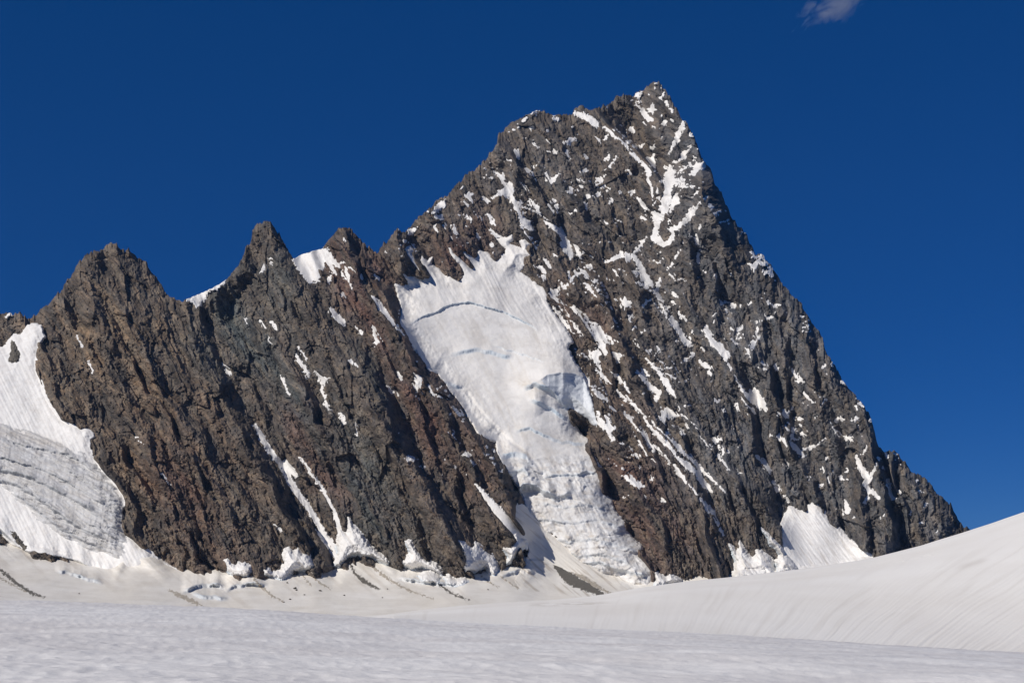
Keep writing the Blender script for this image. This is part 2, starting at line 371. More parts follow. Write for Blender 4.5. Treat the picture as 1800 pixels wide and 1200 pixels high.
# ------------------------------------------------------------------ snow lying on the rock (photo outlines; strokes carry a half width)
# (name, label or group key, shapes)
PATCHES = [
 ('snow_couloir', 'long straight snow couloir slanting down the left rock ridge to its foot',
  ['449,748,1.5 460,768,3 475,792,4 492,812,4 503,828,3.5 510,845,4 522,864,5 540,888,4 555,912,4 572,944,5 586,962,6 598,985,8', '499,808 508,812 517,822 525,834 521,839 508,830 498,818']),
 ('snow_couloir', 'thinner snow couloir running parallel just right of the long straight one',
  ['528,804,0.8 540,820,2 552,838,2.5 566,858,2.5 580,884,1.5 588,900,3 596,925,4 603,945,5']),
 ('snow_couloir', 'narrow snow ribbon clinging to rock along the left edge of the hanging glacier',
  ['657,524,2 670,541,3.5 683,558,3 697,573,2.5 712,590,1.5']),
 ('snow_ramp', 'dirty white snow ramp beside the foot of the icefall, narrow at its top',
  ['836,850,1.5 850,868,3 868,890,6 888,912,8 908,935,10 922,955,8']),
 ('snow_patch', 'thin snow drift lying on the blue-sky saddle between the two left peaks',
  ['327,527 345,518 362,511 385,500 402,486 397,498 386,507 375,511 366,513 362,521 354,535 345,541 337,531']),
 ('snow_patch', 'broad bright snowfield on the col between the pointed rock tower and the small dark peak',
  ['516,457 530,448 553,440 566,438 578,439 588,456 597,468 590,470 586,466 591,484 583,478 574,462 566,455 571,468 562,476 563,495 548,494 545,497 530,480 520,466', '584,478 580,485 577,497 583,490']),
 ('snow_patch', 'white wedge of snow on the red brown rock below the col', ['578,539 588,547 600,560 612,568 601,570 590,562 583,552']),
 ('snow_patch', 'broken snow streak on the rocks below the small dark peak', ['603,456 608,463 602,462', '606,469,1.2 610,480,2.4 613,492,2 619,509,1.2', '612,468,0.8 619,472,1.2 626,479,0.8', '602,480,0.8 607,490,0.8']),
 ('snow_patch', 'small triangular snow patch just under the pointed rock tower', ['455,480 460,470 465,464 467,474 462,479']),
 ('snow_patch', 'pair of little snow caps high on the pointed rock tower', ['470,454 478,453 481,457 474,458', '472,461 480,460 483,464 475,465']),
 ('snow_patch', 'ragged snow patch with a fan shaped tail on the middle of the left ridge', ['553,649 560,657 568,661 575,662 582,659 583,664 575,669 571,679 565,672']),
 ('snow_patch', 'slim curved snow streak left of the ragged fan shaped patch', ['521,622,1 525,632,2 533,643,2.8 541,655,2.5 542,662,1.2', '525,613,0.7 540,630,1']),
 ('snow_patch', 'upright white snow flag on red rock left of the glacier bottleneck', ['655,575 658,577 662,588 669,601 661,609 657,597']),
 ('snow_patch', 'blocky snow patch on brown rock next to the left glacier margin', ['726,655 736,656 744,661 745,670 739,680 733,687 729,678']),
 ('snow_patch', 'smaller snow patch right below the blocky one beside the left glacier margin', ['752,678 758,680 762,690 767,700 760,696 755,686']),
 ('snow_patch', 'short snow streak on dark rock in the centre of the left ridge', ['599,726,2 603,734,3 607,745,1.2']),
 ('snow_patch', 'snow nook beneath the left rounded rock peak', ['129,584,1.5 135,590,2.5 139,598,1.5 145,608,2.5']),
 # main peak
 ('snow_arete', 'white snow arete dropping right from the notch below the summit ridge',
  ['1010,199 1023,199 1030,203 1042,207 1051,215 1055,224 1046,224 1034,214 1022,207', '1060,222 1072,226 1084,234 1094,243 1102,254 1112,266 1117,271 1106,264 1090,251 1072,236', '1110,268,2 1118,277,3.5 1124,284,3']),
 ('snow_couloir', 'bright funnel of snow where the snow arete meets the summit gully',
  ['1121,275 1132,283 1138,282 1150,272 1150,290 1147,302 1139,316 1134,300 1128,288', '1139,314,2 1146,330,2 1147,352,1.2']),
 ('snow_couloir', 'largest snow couloir, a branching Y of snow filling the gully below the summit',
  ['1172,304 1180,300 1185,312 1188,316 1180,335 1180,352 1172,372 1164,388 1158,402 1156,414 1166,420 1172,430 1168,435 1154,428 1144,418 1150,398 1146,375 1150,370 1160,374 1163,352 1168,326',
   '1180,350 1190,340 1194,356 1186,362 1178,372', '1236,348,1 1222,368,3 1208,386,3.5 1194,398,4.5 1180,404,4', '1180,402,3 1184,414,3 1176,426,4 1168,430,4', '1218,364,1.5 1206,380,1.5 1202,390,2']),
 ('snow_couloir', 'long ribbon of snow lying left of the right summit skyline', ['1203,212,2 1198,226,3 1190,243,3.5 1182,258,3 1175,274,1.5']),
 ('snow_patch', 'chunky snow patch against the right skyline below the summit', ['1226,286 1238,284 1240,291 1228,301 1219,309 1214,306 1222,296']),
 ('snow_patch', 'slanting snow ledge left of the chunky patch on the right skyline', ['1213,261,1.5 1203,272,2.8 1194,281,3.5 1188,284,1.5']),
 ('snow_patch', 'thin rising snow ledge on the upper right face beside the largest couloir', ['1212,320,1 1200,330,2 1190,342,2']),
 ('snow_patch', 'upright snow patch straight under the summit block', ['1147,176 1152,180 1153,191 1148,198 1140,195 1143,188']),
 ('snow_patch', 'zigzag snow patch in the shady hollow left of the summit', ['1118,185,1 1127,192,2 1133,202,3.5 1140,211,2.5 1148,213,1', '1131,215,1.5 1136,220,1']),
 ('snow_patch', 'small snow triangle on the grey slab above the summit gully funnel', ['1152,248 1153,262 1142,261']),
 ('snow_patch', 'fleck of snow capping the very top of the summit', ['1144,147 1150,145 1156,148 1148,149']),
 ('snow_patch', 'white snow cap on the rounded shoulder of the left skyline', ['928,203 936,197 945,193 943,197 935,202']),
 ('snow_patch', 'flat snow ledge shaped like a fish high on the left shoulder face', ['992,252 998,244 1008,242 1014,244 1010,248 998,254']),
 ('snow_patch', 'snow triangle lying on the left skyline ridge of the main peak', ['760,374 772,362 786,346 780,358 784,361 775,366']),
 ('snow_couloir', 'winding snow gully with a wide wing in the middle of the left shoulder face',
  ['873,304 882,306 888,314 884,322', '884,318,1.5 892,332,2 900,346,3 906,360,3.5 914,376,3.5 922,392,4.5 931,400,2.5', '865,349 872,340 884,331 890,327 896,322 901,325 902,338 899,349 890,346 883,343', '931,396 938,385 926,388', '906,358 915,352 916,365']),
 ('snow_couloir', 'long diagonal snow couloir widening downward above the right side of the glacier head',
  ['952,384,0.8 962,392,2.5 974,399,5 984,408,5 990,418,4 997,432,5 1003,448,4 1004,455,1', '985,427,1.5 995,442,3']),
 ('snow_patch', 'upright snow sliver right of the long diagonal couloir', ['1010,427 1016,432 1020,441 1026,443 1020,454 1014,442']),
 ('snow_patch', 'snow streak feeding the right fingers of the glacier head', ['917,398,1.5 924,410,2.5 934,424,2.5 944,436,1.5', '926,412,1 935,420,2.5']),
 ('snow_patch', 'two stacked snow streaks above the middle of the glacier head', ['858,377,1.5 863,386,3 870,396,1.5', '862,404,1.5 870,412,3 882,418,2.5 892,421,1.5']),
 ('snow_patch', 'snow scraps on the buttress left of the winding snow gully', ['816,342 824,338 831,341 828,347 833,352 830,358 825,351 818,348', '815,355,1 822,361,1.5']),
 ('snow_patch', 'snow sliver between the winding gully and the diagonal couloir', ['932,350,1 938,358,2 944,364,2.8 948,372,1']),
 ('snow_patch', 'curled snow patch on dark rock at the upper right corner of the glacier', ['1030,476 1022,476 1010,480 1003,487 999,495 994,503 999,503 1006,493 1016,484 1028,482', '1001,477,1 1000,490,1.5 995,503,2', '983,493,1 988,503,3 995,506,3', '997,508,1 1000,518,0.8']),
 ('snow_patch', 'spread of snow and rock beside the upper right edge of the glacier', ['962,514 972,508 984,508 980,516 974,524 966,524', '972,518,2.5 982,534,3.5 988,546,2', '988,536,1.5 996,548,2.5 1003,560,1', '972,540,1.5 984,556,2 996,572,2.5 1008,586,1.5', '1002,560,1.5 1012,574,3 1022,590,1.5']),
 ('snow_couloir', 'thin slanted snow line leading into the big white patch right of the glacier', ['1007,538,1 1018,553,2 1030,568,2 1042,588,1.5 1055,612,1.5']),
 ('snow_patch', 'big tall white snow patch right of the middle of the glacier', ['1037,571 1046,570 1056,576 1062,586 1070,594 1068,604 1064,612 1070,620 1064,624 1056,614 1048,596']),
 ('snow_patch', 'lower snow patch hanging under the big tall white patch', ['1052,611 1060,621 1052,628 1056,636 1050,640 1057,648 1048,642 1040,628 1035,619 1042,615']),
 ('snow_patch', 'small butterfly snow patch right of the big tall white patch', ['1076,619 1083,622 1088,618 1096,626 1090,628 1087,636 1082,628']),
 ('snow_patch', 'snow drift skirting the rock to the right of the blue ice cliff', ['1014,644,2.5 1026,662,3.5 1038,680,5.5 1048,692,6 1058,698,4 1070,704,1']),
 ('snow_patch', 'speckled snow patch on dark rock just below the blue ice cliff', ['1044,722 1054,719 1057,732 1063,738 1062,728 1071,728 1076,742 1084,754 1074,762 1078,768 1086,774 1074,776 1068,764 1056,752 1047,748']),
 ('snow_patch', 'snow wedge in a notch on the right skyline', ['1315,456 1320,462 1328,462 1340,449 1336,460 1326,479 1319,468']),
 ('snow_couloir', 'thick white snow band slanting down the middle of the right face', ['1234,579 1243,573 1247,585 1256,598 1270,606 1273,612 1284,622 1277,638 1266,624 1252,608 1249,613 1246,600', '1278,640,1.5 1286,648,1']),
 ('snow_patch', 'leaning snow triangle under a tan pillar on the right face', ['1309,611 1320,604 1336,590 1328,606 1321,618 1319,626 1332,637 1322,635 1313,622']),
 ('snow_couloir', 'wide snow couloir below the thick band, split by a rock rib', ['1292,660,1.5 1298,674,2.5 1308,690,4 1322,702,6 1338,712,5.5 1347,719,2', '1317,688 1326,683 1332,688 1348,709 1346,718 1330,708', '1303,699,1.2 1312,710,2 1326,724,1']),
 ('snow_couloir', 'curving snow couloir left of the thick white band', ['1162,534,1 1172,552,1.2', '1179,560,3 1188,570,4 1194,584,3.5 1204,598,4.5 1214,608,2', '1213,593,1 1214,604,1.5']),
 ('snow_patch', 'snow strip slanting down below the small rock window in the middle face', ['1091,443 1100,442 1112,450 1106,458 1101,461 1096,452', '1112,448,4 1122,462,3.5 1130,476,3 1138,490,3.5 1149,507,1.5', '1113,446,2 1122,437,2.5 1136,417,1.5', '1068,460,2 1078,456,3.5 1089,448,1.5', '1123,498,1.5 1131,488,2']),
 ('snow_patch', 'star shaped snow patch on grey rock in the middle of the face', ['1090,526 1098,522 1104,530 1111,529 1109,537 1102,539 1098,548 1093,536']),
 ('snow_patch', 'little snow chip below the star shaped patch', ['1103,552 1114,556 1110,560 1107,567']),
 ('snow_couloir', 'slender snow couloir descending left of the middle rock tower', ['1136,630,0.8 1148,642,1.8 1160,656,3 1170,670,4.5 1178,684,4.5 1188,698,1.5']),
 ('snow_couloir', 'wavy snow streak parallel and left of the slender couloir', ['1119,651,1.5 1130,663,2.5 1138,674,2.5 1148,684,4 1158,690,4.5 1154,702,2', '1131,650,1.5 1140,660,1.5']),
 ('snow_couloir', 'upper snow streak in the band of long parallel streaks', ['1048,648,1 1060,662,2.5 1075,675,1', '1070,650,1 1085,662,2 1096,674,2.5 1106,690,1.5', '1087,688,1 1100,702,1.5', '1101,695,1.5 1112,708,2 1124,722,2 1137,733,1']),
 ('snow_couloir', 'lowest left of the long parallel snow streaks', ['1098,726,0.8 1110,740,2.2 1122,754,2.5 1136,768,2.5 1150,790,1.2', '1116,748,1 1130,760,1.5']),
 ('snow_couloir', 'widest of the long parallel snow streaks, ending in a pointed tail', ['1132,735,1 1142,748,2.5 1156,764,4 1170,778,4.5 1180,788,3 1190,802,2 1200,811,4 1212,820,6 1222,828,4.5 1232,844,4 1244,856,3 1252,864,1']),
 ('snow_couloir', 'rightmost of the long parallel snow streaks, thin all its length', ['1146,741,1 1158,754,2 1172,766,2 1190,784,2.2 1206,798,2.2 1222,814,2 1240,832,1.8 1260,850,1.5 1278,868,0.7']),
 ('snow_couloir', 'broken speckled snow streak below the parallel streaks', ['1150,783,1 1166,798,1.8 1178,812,2.5', '1186,818,2.5 1196,834,4 1206,846,3', '1210,850,1.5 1226,868,1.5', '1232,876,2 1240,888,3.5 1252,902,3.5', '1254,908,1 1262,922,1.2', '1266,928,1 1272,940,1.2']),
 ('snow_patch', 'white slab of snow like a hat brim on the lower middle face', ['1160,734 1164,723 1172,717 1182,721 1192,728 1200,731 1192,733 1182,732 1172,735 1168,744'] + ['1198,728,2 1212,738,2.5 1220,746,2 1226,754,1', '1203,738,1 1211,751,1']),
 ('snow_patch', 'forked snow streak right below the hat brim slab', ['1228,764,1 1238,774,2 1250,790,1', '1242,778,1.2 1252,784,1']),
 ('snow_patch', 'cream coloured snow slab low on the reddish rock right of the icefall', ['1090,834 1100,831 1110,838 1122,846 1134,854 1128,858 1118,857 1104,848']),
 ('snow_patch', 'shell shaped snow patch right of the wide split couloir', ['1364,725 1372,722 1382,722 1394,716 1390,723 1386,734 1377,731 1366,730']),
 ('snow_patch', 'snow blade on grey slabs below the shell shaped patch', ['1352,767 1358,763 1364,766', '1360,764,1.5 1370,767,4 1378,776,4 1384,783,1.5']),
 ('snow_patch', 'snow streak ending the rising white chain on the lower right face', ['1392,782,2 1402,790,3 1412,798,2']),
 ('snow_patch', 'rising chain of snow specks on the lower right face', ['1412,790,1.5 1422,787,2 1434,784,2 1442,777,1.8 1450,770,1.5']),
 ('snow_patch', 'pair of small snow blades above the rising white chain', ['1378,748,1 1388,756,2.5 1398,757,1', '1390,764,1 1397,771,2.5 1402,771,1']),
 ('snow_patch', 'arched snow streak on the lower face left of the grey slabs', ['1323,794,1 1334,806,2 1344,814,2.5 1353,829,1.2']),
 ('snow_couloir', 'Y shaped snow gully near the right end of the mountain', ['1506,804,2 1512,818,3.5 1522,832,5 1526,842,6 1521,852,3 1528,862,3.5 1538,868,3 1546,876,1.5', '1543,807,1.5 1540,818,3 1534,830,2.5 1528,838,3']),
 ('snow_patch', 'small snow pennant above the Y shaped gully', ['1526,779 1527,786 1518,797 1514,798 1520,788']),
 ('snow_patch', 'snow triangle on the rock left of the Y shaped gully foot', ['1486,880 1490,888 1498,896 1490,900 1483,904']),
 ('snow_patch', 'short snow bar under the Y shaped gully', ['1516,885,1 1524,877,2.5 1531,872,1']),
 ('snow_patch', 'snow crumbs on the ledges near the right skyline', ['1494,740 1504,731 1512,732 1503,743', '1508,746,1 1508,756,1 1513,768,1', '1469,738,1.5 1478,736,2.5 1485,738,1']),
 ('snow_patch', 'snow splinter standing on grey slab near the right skyline', ['1460,742,1 1466,755,1.8 1475,767,1.2']),
 ('snow_patch', 'hooked snow patch at the foot of the tan pillar', ['1390,650,1 1398,658,2.5 1404,668,3 1414,670,1']),
 ('snow_patch', 'thin snow dash below the hooked patch', ['1413,691,0.8 1421,699,1.6 1430,707,0.8']),
 ('snow_patch', 'forked snow sprig on the grey rib right of the middle face', ['1197,440,1 1190,448,2.5 1186,456,1', '1174,472,2 1181,466,3 1187,463,1', '1174,476,1 1180,484,2.2 1186,490,1.5']),
 ('snow_patch', 'wedge of snow at the mouth of the middle slot', ['1161,490,1 1157,500,2 1152,512,2', '1153,518,1.2 1157,524,2.5 1160,530,1', '1130,538,1.5 1137,530,3 1145,526,1.5']),
 ('snow_patch', 'twin snow blots in the shade left of the thick white band', ['1230,634,1.5 1238,641,3 1248,647,2.5', '1246,653,1.5 1250,657,2', '1209,630,1 1218,622,2.5']),
 ('snow_patch', 'slim snow bar above the curving couloir', ['1193,550,1 1199,556,2.5 1207,562,1']),
 ('snow_patch', 'short snow blade left of the slender couloir on dark rock', ['1028,498,1 1037,508,2.5 1048,522,1.5', '1054,516,1 1063,520,1.5']),
 ('snow_patch', 'snow scrap on the rib between the two middle couloirs', ['1171,655,1.5 1179,660,2.5 1187,664,1']),
]
for i in range(len(PATCHES)):
    PATCHES[i] = (PATCHES[i][0], PATCHES[i][1], [pts(s) for s in PATCHES[i][2]])

SPECKS = {   # group text -> (label, tiny strokes)
 'snow flecks on the left rock ridge': ('tiny white snow fleck stuck in cracks of the left brown rock ridge',
   ['156,636,1 163,654,1', '395,640,0.8 404,655,1.2', '459,563,1.5 467,577,1.5', '478,566,2 486,577,2', '475,594,1.2 479,603,1.5', '430,560,1 434,568,2', '497,661,1 501,670,1', '499,676,1 509,694,1.5',
    '565,683,1.5 572,700,1.5', '572,704,1.2 580,726,1.2', '614,633,0.8 631,645,1', '700,642,0.8 706,672,0.8', '484,921,1.5 497,935,1', '683,680,0.6 698,694,0.6', '625,576,0.8 636,586,1', '242,768,0.8 250,780,1', '285,832,1.2 300,852,0.8',
    '632,486,1.2 634,490,1', '660,484,1 663,489,1', '676,440,1 683,448,1', '598,518,1 603,520,1', '680,535,2 684,540,2', '625,745,1 628,765,1', '12,557,2 16,553,1.5', '604,420,0.8 608,424,0.8', '705,442,1 707,450,0.8']),
 'snow flecks on the left shoulder of the main peak': ('tiny white snow fleck on the dark crags of the main peak left shoulder',
   ['920,213,1.5 925,209,1', '934,226,1.5 937,221,1', '956,243,1 962,251,2', '964,265,1 978,268,2.5', '970,272,1 976,268,1', '908,266,1.5 911,275,1.5', '886,283,1.5 898,282,2.5', '895,288,2 899,293,1', '898,294,1 908,310,0.8',
    '925,300,0.8 934,307,1', '942,292,1 948,284,0.8', '960,305,2 968,320,2.5', '968,320,2.5 984,305,1.5', '958,312,1 962,318,1', '936,317,1.2 942,330,1', '915,320,1 926,335,1', '973,208,0.8 980,211,1', '961,229,1 963,231,1',
    '1038,235,1 1050,243,2', '1050,243,2 1056,250,1', '1063,245,0.8 1069,237,1', '1025,272,1 1031,276,1.2', '996,268,1.5 1000,280,1', '1070,273,1 1066,280,1.5', '1072,293,2.5 1083,277,1', '1063,299,0.8 1072,292,1', '1022,302,2.5 1029,298,1.2', '1018,316,3 1032,322,3', '1023,327,2 1030,325,1',
    '1050,318,1.5 1062,310,1.5', '1050,326,2 1058,318,1.5', '1057,330,1 1063,326,1', '1000,345,1 1004,332,1.5', '1035,345,2.5 1043,344,1.5', '1046,346,1 1054,340,1.5', '1028,358,1 1032,366,1', '966,361,1.5 971,375,2', '971,375,2 980,361,1.2', '962,368,1 968,372,1',
    '1002,376,1 1013,370,1.8', '970,355,0.8 976,352,0.8', '1056,388,1.2 1065,393,1.5', '1070,358,1 1075,352,1', '1054,425,1.5 1059,436,1.5', '1038,449,1 1042,452,1', '797,396,1.5 801,408,1.5', '763,401,1.5 770,408,1.2', '720,410,1.5 730,404,1', '711,424,1.5 718,418,1.2',
    '838,413,1 843,419,0.8', '809,333,1 812,330,1', '803,377,1 807,379,1', '817,378,1 828,386,2', '850,350,1.5 857,356,1.8', '725,430,0.8 732,441,1', '768,392,0.6 764,398,0.6', '866,428,1.5 864,432,1', '1125,350,2 1134,362,2.5', '1128,382,2 1136,385,1', '1134,370,1 1137,366,1', '1112,338,1 1108,345,1', '1070,333,1 1073,331,1', '1104,300,1.5 1110,306,2.5', '1099,300,0.8 1104,306,0.8']),
 'snow flecks around the summit gully': ('tiny white snow fleck on the grey crags beside the summit gully',
   ['1108,228,2.5 1113,229,2', '1212,290,0.8 1198,300,1', '1234,329,1 1224,340,2 1215,348,1', '1122,168,1 1127,163,1.5', '1161,172,1.2 1166,167,1.5', '1172,180,1 1174,184,1', '1158,213,1.5 1163,203,1.2', '1180,193,1 1182,198,1', '1182,212,2 1190,204,1', '1156,228,0.8 1170,215,1', '1128,256,1.5 1131,254,1', '1148,222,1.5 1152,224,1', '1162,245,1 1164,241,1', '1150,148,1.5 1151,170,0.8',
    '1155,330,1.5 1155,338,3', '1148,360,2 1157,347,1.5', '1196,344,1 1200,347,0.8', '1210,336,1 1215,337,1', '1210,258,0.8 1214,256,0.8', '1213,236,1 1214,240,0.8', '1218,274,0.8 1222,278,1.5', '1229,404,1.5 1234,392,1', '1224,430,1.5 1226,415,1', '1240,418,1.5 1243,420,1.2', '1212,412,1 1210,420,1', '1230,440,0.8 1226,460,0.8', '1163,455,1 1160,462,0.8', '1201,426,0.8 1205,428,0.8', '1176,386,1 1175,394,1.5']),
 'snow flecks on the middle of the main peak': ('tiny white snow fleck on the broken middle rock of the main peak',
   ['958,456,2 966,468,3', '952,470,2.5 958,480,2.5', '956,484,1.5 954,500,1.5', '972,447,1.5 980,450,2', '1080,475,1 1088,487,1.5', '1028,470,0.8 1038,468,0.8', '1058,432,1 1055,425,1', '1150,458,1 1156,462,1', '1116,485,1 1120,488,1', '1120,503,1 1128,507,1', '1185,518,2 1190,520,1.5', '1185,530,2 1187,534,1.5', '1240,479,1.5 1241,477,1',
    '1285,482,2 1287,484,1', '1286,536,1.5 1292,537,2', '1267,533,1 1270,534,0.8', '1252,556,1 1260,548,1.2', '1254,567,1 1256,560,0.8', '1274,548,0.8 1280,544,0.8', '1300,541,0.8 1303,536,0.8', '1114,575,2 1112,580,1.5', '1131,583,1.5 1135,580,1', '1116,596,1.5 1120,598,1.5', '1120,604,0.8 1123,610,0.8', '1155,612,1 1156,614,1',
    '1285,577,1.5 1290,580,1', '1297,578,2.5 1302,577,1.5', '1345,555,1.5 1350,560,2', '1350,560,2 1360,556,1.5', '1333,565,2 1335,562,1.5', '1326,590,1.5 1333,577,1.5', '1316,536,1 1320,532,1', '1332,645,1.5 1336,649,1', '1343,650,0.8 1350,645,0.8', '1362,642,1.5 1366,648,1', '1380,645,0.8 1384,650,0.8', '1337,636,1 1346,642,0.8', '1066,540,0.8 1072,542,1', '1024,556,1.5 1030,560,1',
    '1056,534,1 1060,538,1', '1187,600,0.8 1190,598,0.8', '1205,632,1 1200,637,0.8', '1215,585,0.8 1218,582,0.8', '1070,592,1.5 1078,602,1', '1080,598,1 1088,600,1', '1010,615,1 1020,625,1', '1235,612,0.8 1238,617,0.8', '1165,668,0.8 1170,676,1']),
 'snow flecks on the lower right rocks': ('tiny white snow fleck on the lower rocks right of the icefall',
   ['1255,775,2 1262,772,3', '1262,772,3 1268,772,1.5', '1268,785,2 1272,795,2.5', '1272,796,1.5 1278,794,1', '1074,716,1.5 1079,722,1.5', '1124,775,1.2 1130,786,1.2', '1130,788,0.8 1138,800,1', '1148,806,0.8 1155,814,0.8', '1092,779,2 1097,780,1', '1119,802,1.5 1125,801,1', '1205,712,1.5 1210,713,1', '1190,710,0.8 1195,720,1', '1257,703,1 1262,705,1',
    '1263,800,1 1270,810,1', '1272,812,1 1283,827,1', '1105,870,1 1096,876,0.8', '1126,870,1.2 1133,875,1.2', '1163,878,1.2 1168,880,1.2', '1147,838,1.2 1146,842,1', '1294,712,1 1300,722,1', '1312,726,0.8 1315,730,0.8', '1400,736,1.5 1410,736,1.5', '1405,746,0.8 1408,748,0.8', '1409,762,1 1416,765,0.8', '1434,733,1 1436,732,1', '1420,757,0.8 1424,758,0.8', '1431,769,0.8 1435,770,0.8', '1443,713,1.5 1450,703,1.5', '1430,686,1 1433,690,0.8',
    '1360,862,1 1368,860,0.8', '1378,812,2 1382,818,2.5', '1360,848,1 1370,862,1', '1381,870,1 1387,880,1.8', '1453,805,1 1456,803,0.8', '1447,822,1.2 1449,829,1.5', '1463,828,0.8 1466,832,0.8', '1475,838,0.8 1482,842,1', '1482,842,1 1490,842,0.8', '1487,828,1.5 1488,827,1', '1420,845,1.5 1422,842,1', '1455,838,1 1458,848,1.2', '1443,853,1 1446,851,0.8', '1470,640,1 1474,645,1', '1444,646,1.5 1450,642,1.5', '1450,660,1 1453,657,1', '1460,636,1 1462,643,1', '1481,671,1.5 1484,673,1', '1505,714,1 1507,719,0.8', '1510,710,0.8 1514,708,0.8',
    '1466,780,1 1468,783,1', '1487,770,1.5 1492,766,1.5', '1498,770,1.5 1496,773,1', '1554,892,1.5 1558,894,1.5', '1567,868,1 1571,876,1.5', '1561,845,0.6 1566,866,0.6', '1622,895,0.8 1627,886,1.5', '1611,863,0.6 1621,864,0.6', '1582,864,0.6 1588,863,0.6', '1556,796,1 1560,804,1', '1600,901,1 1602,900,0.8', '1612,919,1 1622,918,1', '1565,927,2 1567,932,1.5', '1550,908,1 1556,901,1.5', '1645,935,1 1647,934,0.8', '1292,872,0.6 1300,880,0.6', '1500,910,1 1502,908,1']),
}
TONGUES = [   # snow standing on the foot of the rock, with a broken lower lip
 ('snow_tongue', 'small ragged snow block at the rock foot, leftmost of the snow tongues', ['394,984 400,979 407,988 415,991 419,987 430,988 441,994 443,1004 436,1013 418,1014 406,1010 399,1003 397,993']),
 ('snow_tongue', 'rounded snow block with a long blue lower lip between two dark rock feet', ['497,976 500,965 508,962 517,967 524,963 532,971 541,970 547,980 554,992 549,1001 532,1003 515,1008 496,1020 486,1016 474,1014 465,1012 463,1000 472,998 478,1005 490,1001 496,992']),
 ('snow_tongue', 'largest snow fan at the rock foot, fed by two couloirs', ['596,930 608,934 610,926 613,909 618,918 626,926 637,936 642,944 650,957 666,971 680,981 684,989 680,993 668,988 655,980 640,979 628,975 614,979 606,988 596,996 588,994 592,975 590,955']),
 ('snow_tongue', 'slanting snow tongue right of the largest fan', ['712,951 722,949 730,960 738,970 750,982 768,991 778,1003 780,1012 770,1010 756,1003 742,998 726,1003 712,996 706,989 714,978 720,972']),
 ('snow_tongue', 'detached dirty snow block below the slanting tongue', ['733,1012 744,1000 758,998 768,1004 776,1014 771,1025 758,1026 744,1022']),
 ('snow_tongue', 'ribbed snow tongue between two dark rock walls left of the snow ramp', ['807,950 818,955 829,960 836,952 845,958 858,970 868,976 876,986 878,998 870,1012 858,1008 852,1000 838,1006 818,1006 812,998 815,984 810,966']),
 ('snow_tongue', 'blocky ice edged snow wall at the bottom of the snow ramp', ['884,963 894,961 903,950 902,940 908,936 916,944 926,948 927,958 918,966 908,978 899,988 890,992 893,978']),
 ('snow_tongue', 'low broken snow blocks under the rock foot beside the ribbed tongue', ['778,1012 790,1008 800,1014 818,1012 824,1022 812,1028 798,1031 786,1026']),
 ('snow_tongue', 'thin snow spikes at the foot of the rock right of the icefall', ['1150,1002 1160,1009 1172,1014 1176,1006 1186,1011 1198,1018 1198,1024 1150,1030']),
 ('snow_tongue', 'pair of spiky snow tongues at the rock foot left of the great snow fan', ['1282,956 1288,960 1294,972 1298,964 1300,952 1306,960 1314,972 1322,978 1326,972 1328,962 1342,968 1354,976 1360,990 1362,1010 1284,1020 1290,1000 1292,985']),
 ('snow_tongue', 'snow strip climbing between dark rocks beside the great snow fan', ['1338,929 1350,936 1362,946 1376,958 1382,972 1392,978 1400,988 1408,1002 1366,1010 1362,985 1370,975 1360,962 1352,956 1350,945']),
 ('snow_fan', 'great white snow fan in the bay at the right foot of the mountain', ['1372,925 1380,905 1388,890 1396,893 1406,897 1419,895 1422,888 1430,884 1440,880 1446,892 1452,904 1462,918 1478,930 1496,950 1520,966 1545,985 1540,1000 1400,1012 1380,992 1372,965 1370,945']),
]
TONGUES = [(a, b, [pts(s) for s in c]) for a, b, c in TONGUES]
CONE = pts('905,885 920,888 936,900 952,912 966,930 984,944 1007,962 1024,976 1052,992 1074,1005 1100,1012 1112,1030 1120,1050 1060,1052 1010,1046 960,1040 915,1034 905,1020 925,985 932,968 928,952 912,928 900,912')

# ------------------------------------------------------------------ rock surface as distance behind every photo pixel
STEP = 1.25
MX = np.arange(-420, 1951, STEP); MY = np.arange(110, 1116, STEP)
PX, PY = np.meshgrid(MX, MY)
PX = PX.astype(F32); PY = PY.astype(F32)


def bil(M, px, py):
    fx = np.clip((px - MX[0]) / STEP, 0, len(MX) - 1.001); fy = np.clip((py - MY[0]) / STEP, 0, len(MY) - 1.001)
    ix = fx.astype(int); iy = fy.astype(int); fx = fx - ix; fy = fy - iy
    return (M[iy, ix] * (1 - fx) + M[iy, ix + 1] * fx) * (1 - fy) + (M[iy + 1, ix] * (1 - fx) + M[iy + 1, ix + 1] * fx) * fy


def put_sdf(D, geo, grow=0.0):
    """union of a traced shape into a signed-distance map, evaluated only in its box"""
    xs = np.concatenate([g[:, 0] for g in geo]); ys = np.concatenate([g[:, 1] for g in geo])
    i0 = max(int((xs.min() - 20 - MX[0]) / STEP), 0); i1 = min(int((xs.max() + 20 - MX[0]) / STEP) + 2, len(MX))
    j0 = max(int((ys.min() - 20 - MY[0]) / STEP), 0); j1 = min(int((ys.max() + 20 - MY[0]) / STEP) + 2, len(MY))
    D[j0:j1, i0:i1] = np.maximum(D[j0:j1, i0:i1], shape_sdf(PX[j0:j1, i0:i1], PY[j0:j1, i0:i1], geo) + grow)


# general lie of the face, then ribs
macro = 2600 + 0.86 * (1000 - PY) + 0.00028 * (1000 - PY) ** 2
macro = macro + 0.16 * np.maximum(PX - 1250, 0) + 70 * sstep(600, 1000, PX) - 0.05 * np.maximum(400 - PX, 0)
wob1 = 22 * fbm(PX / 60, PY / 60, 4, 9)
for P, amp, wl, wr in RIBS:
    macro -= 1.7 * rib(PX + 0.35 * wob1, PY, P, amp, wl, wr)
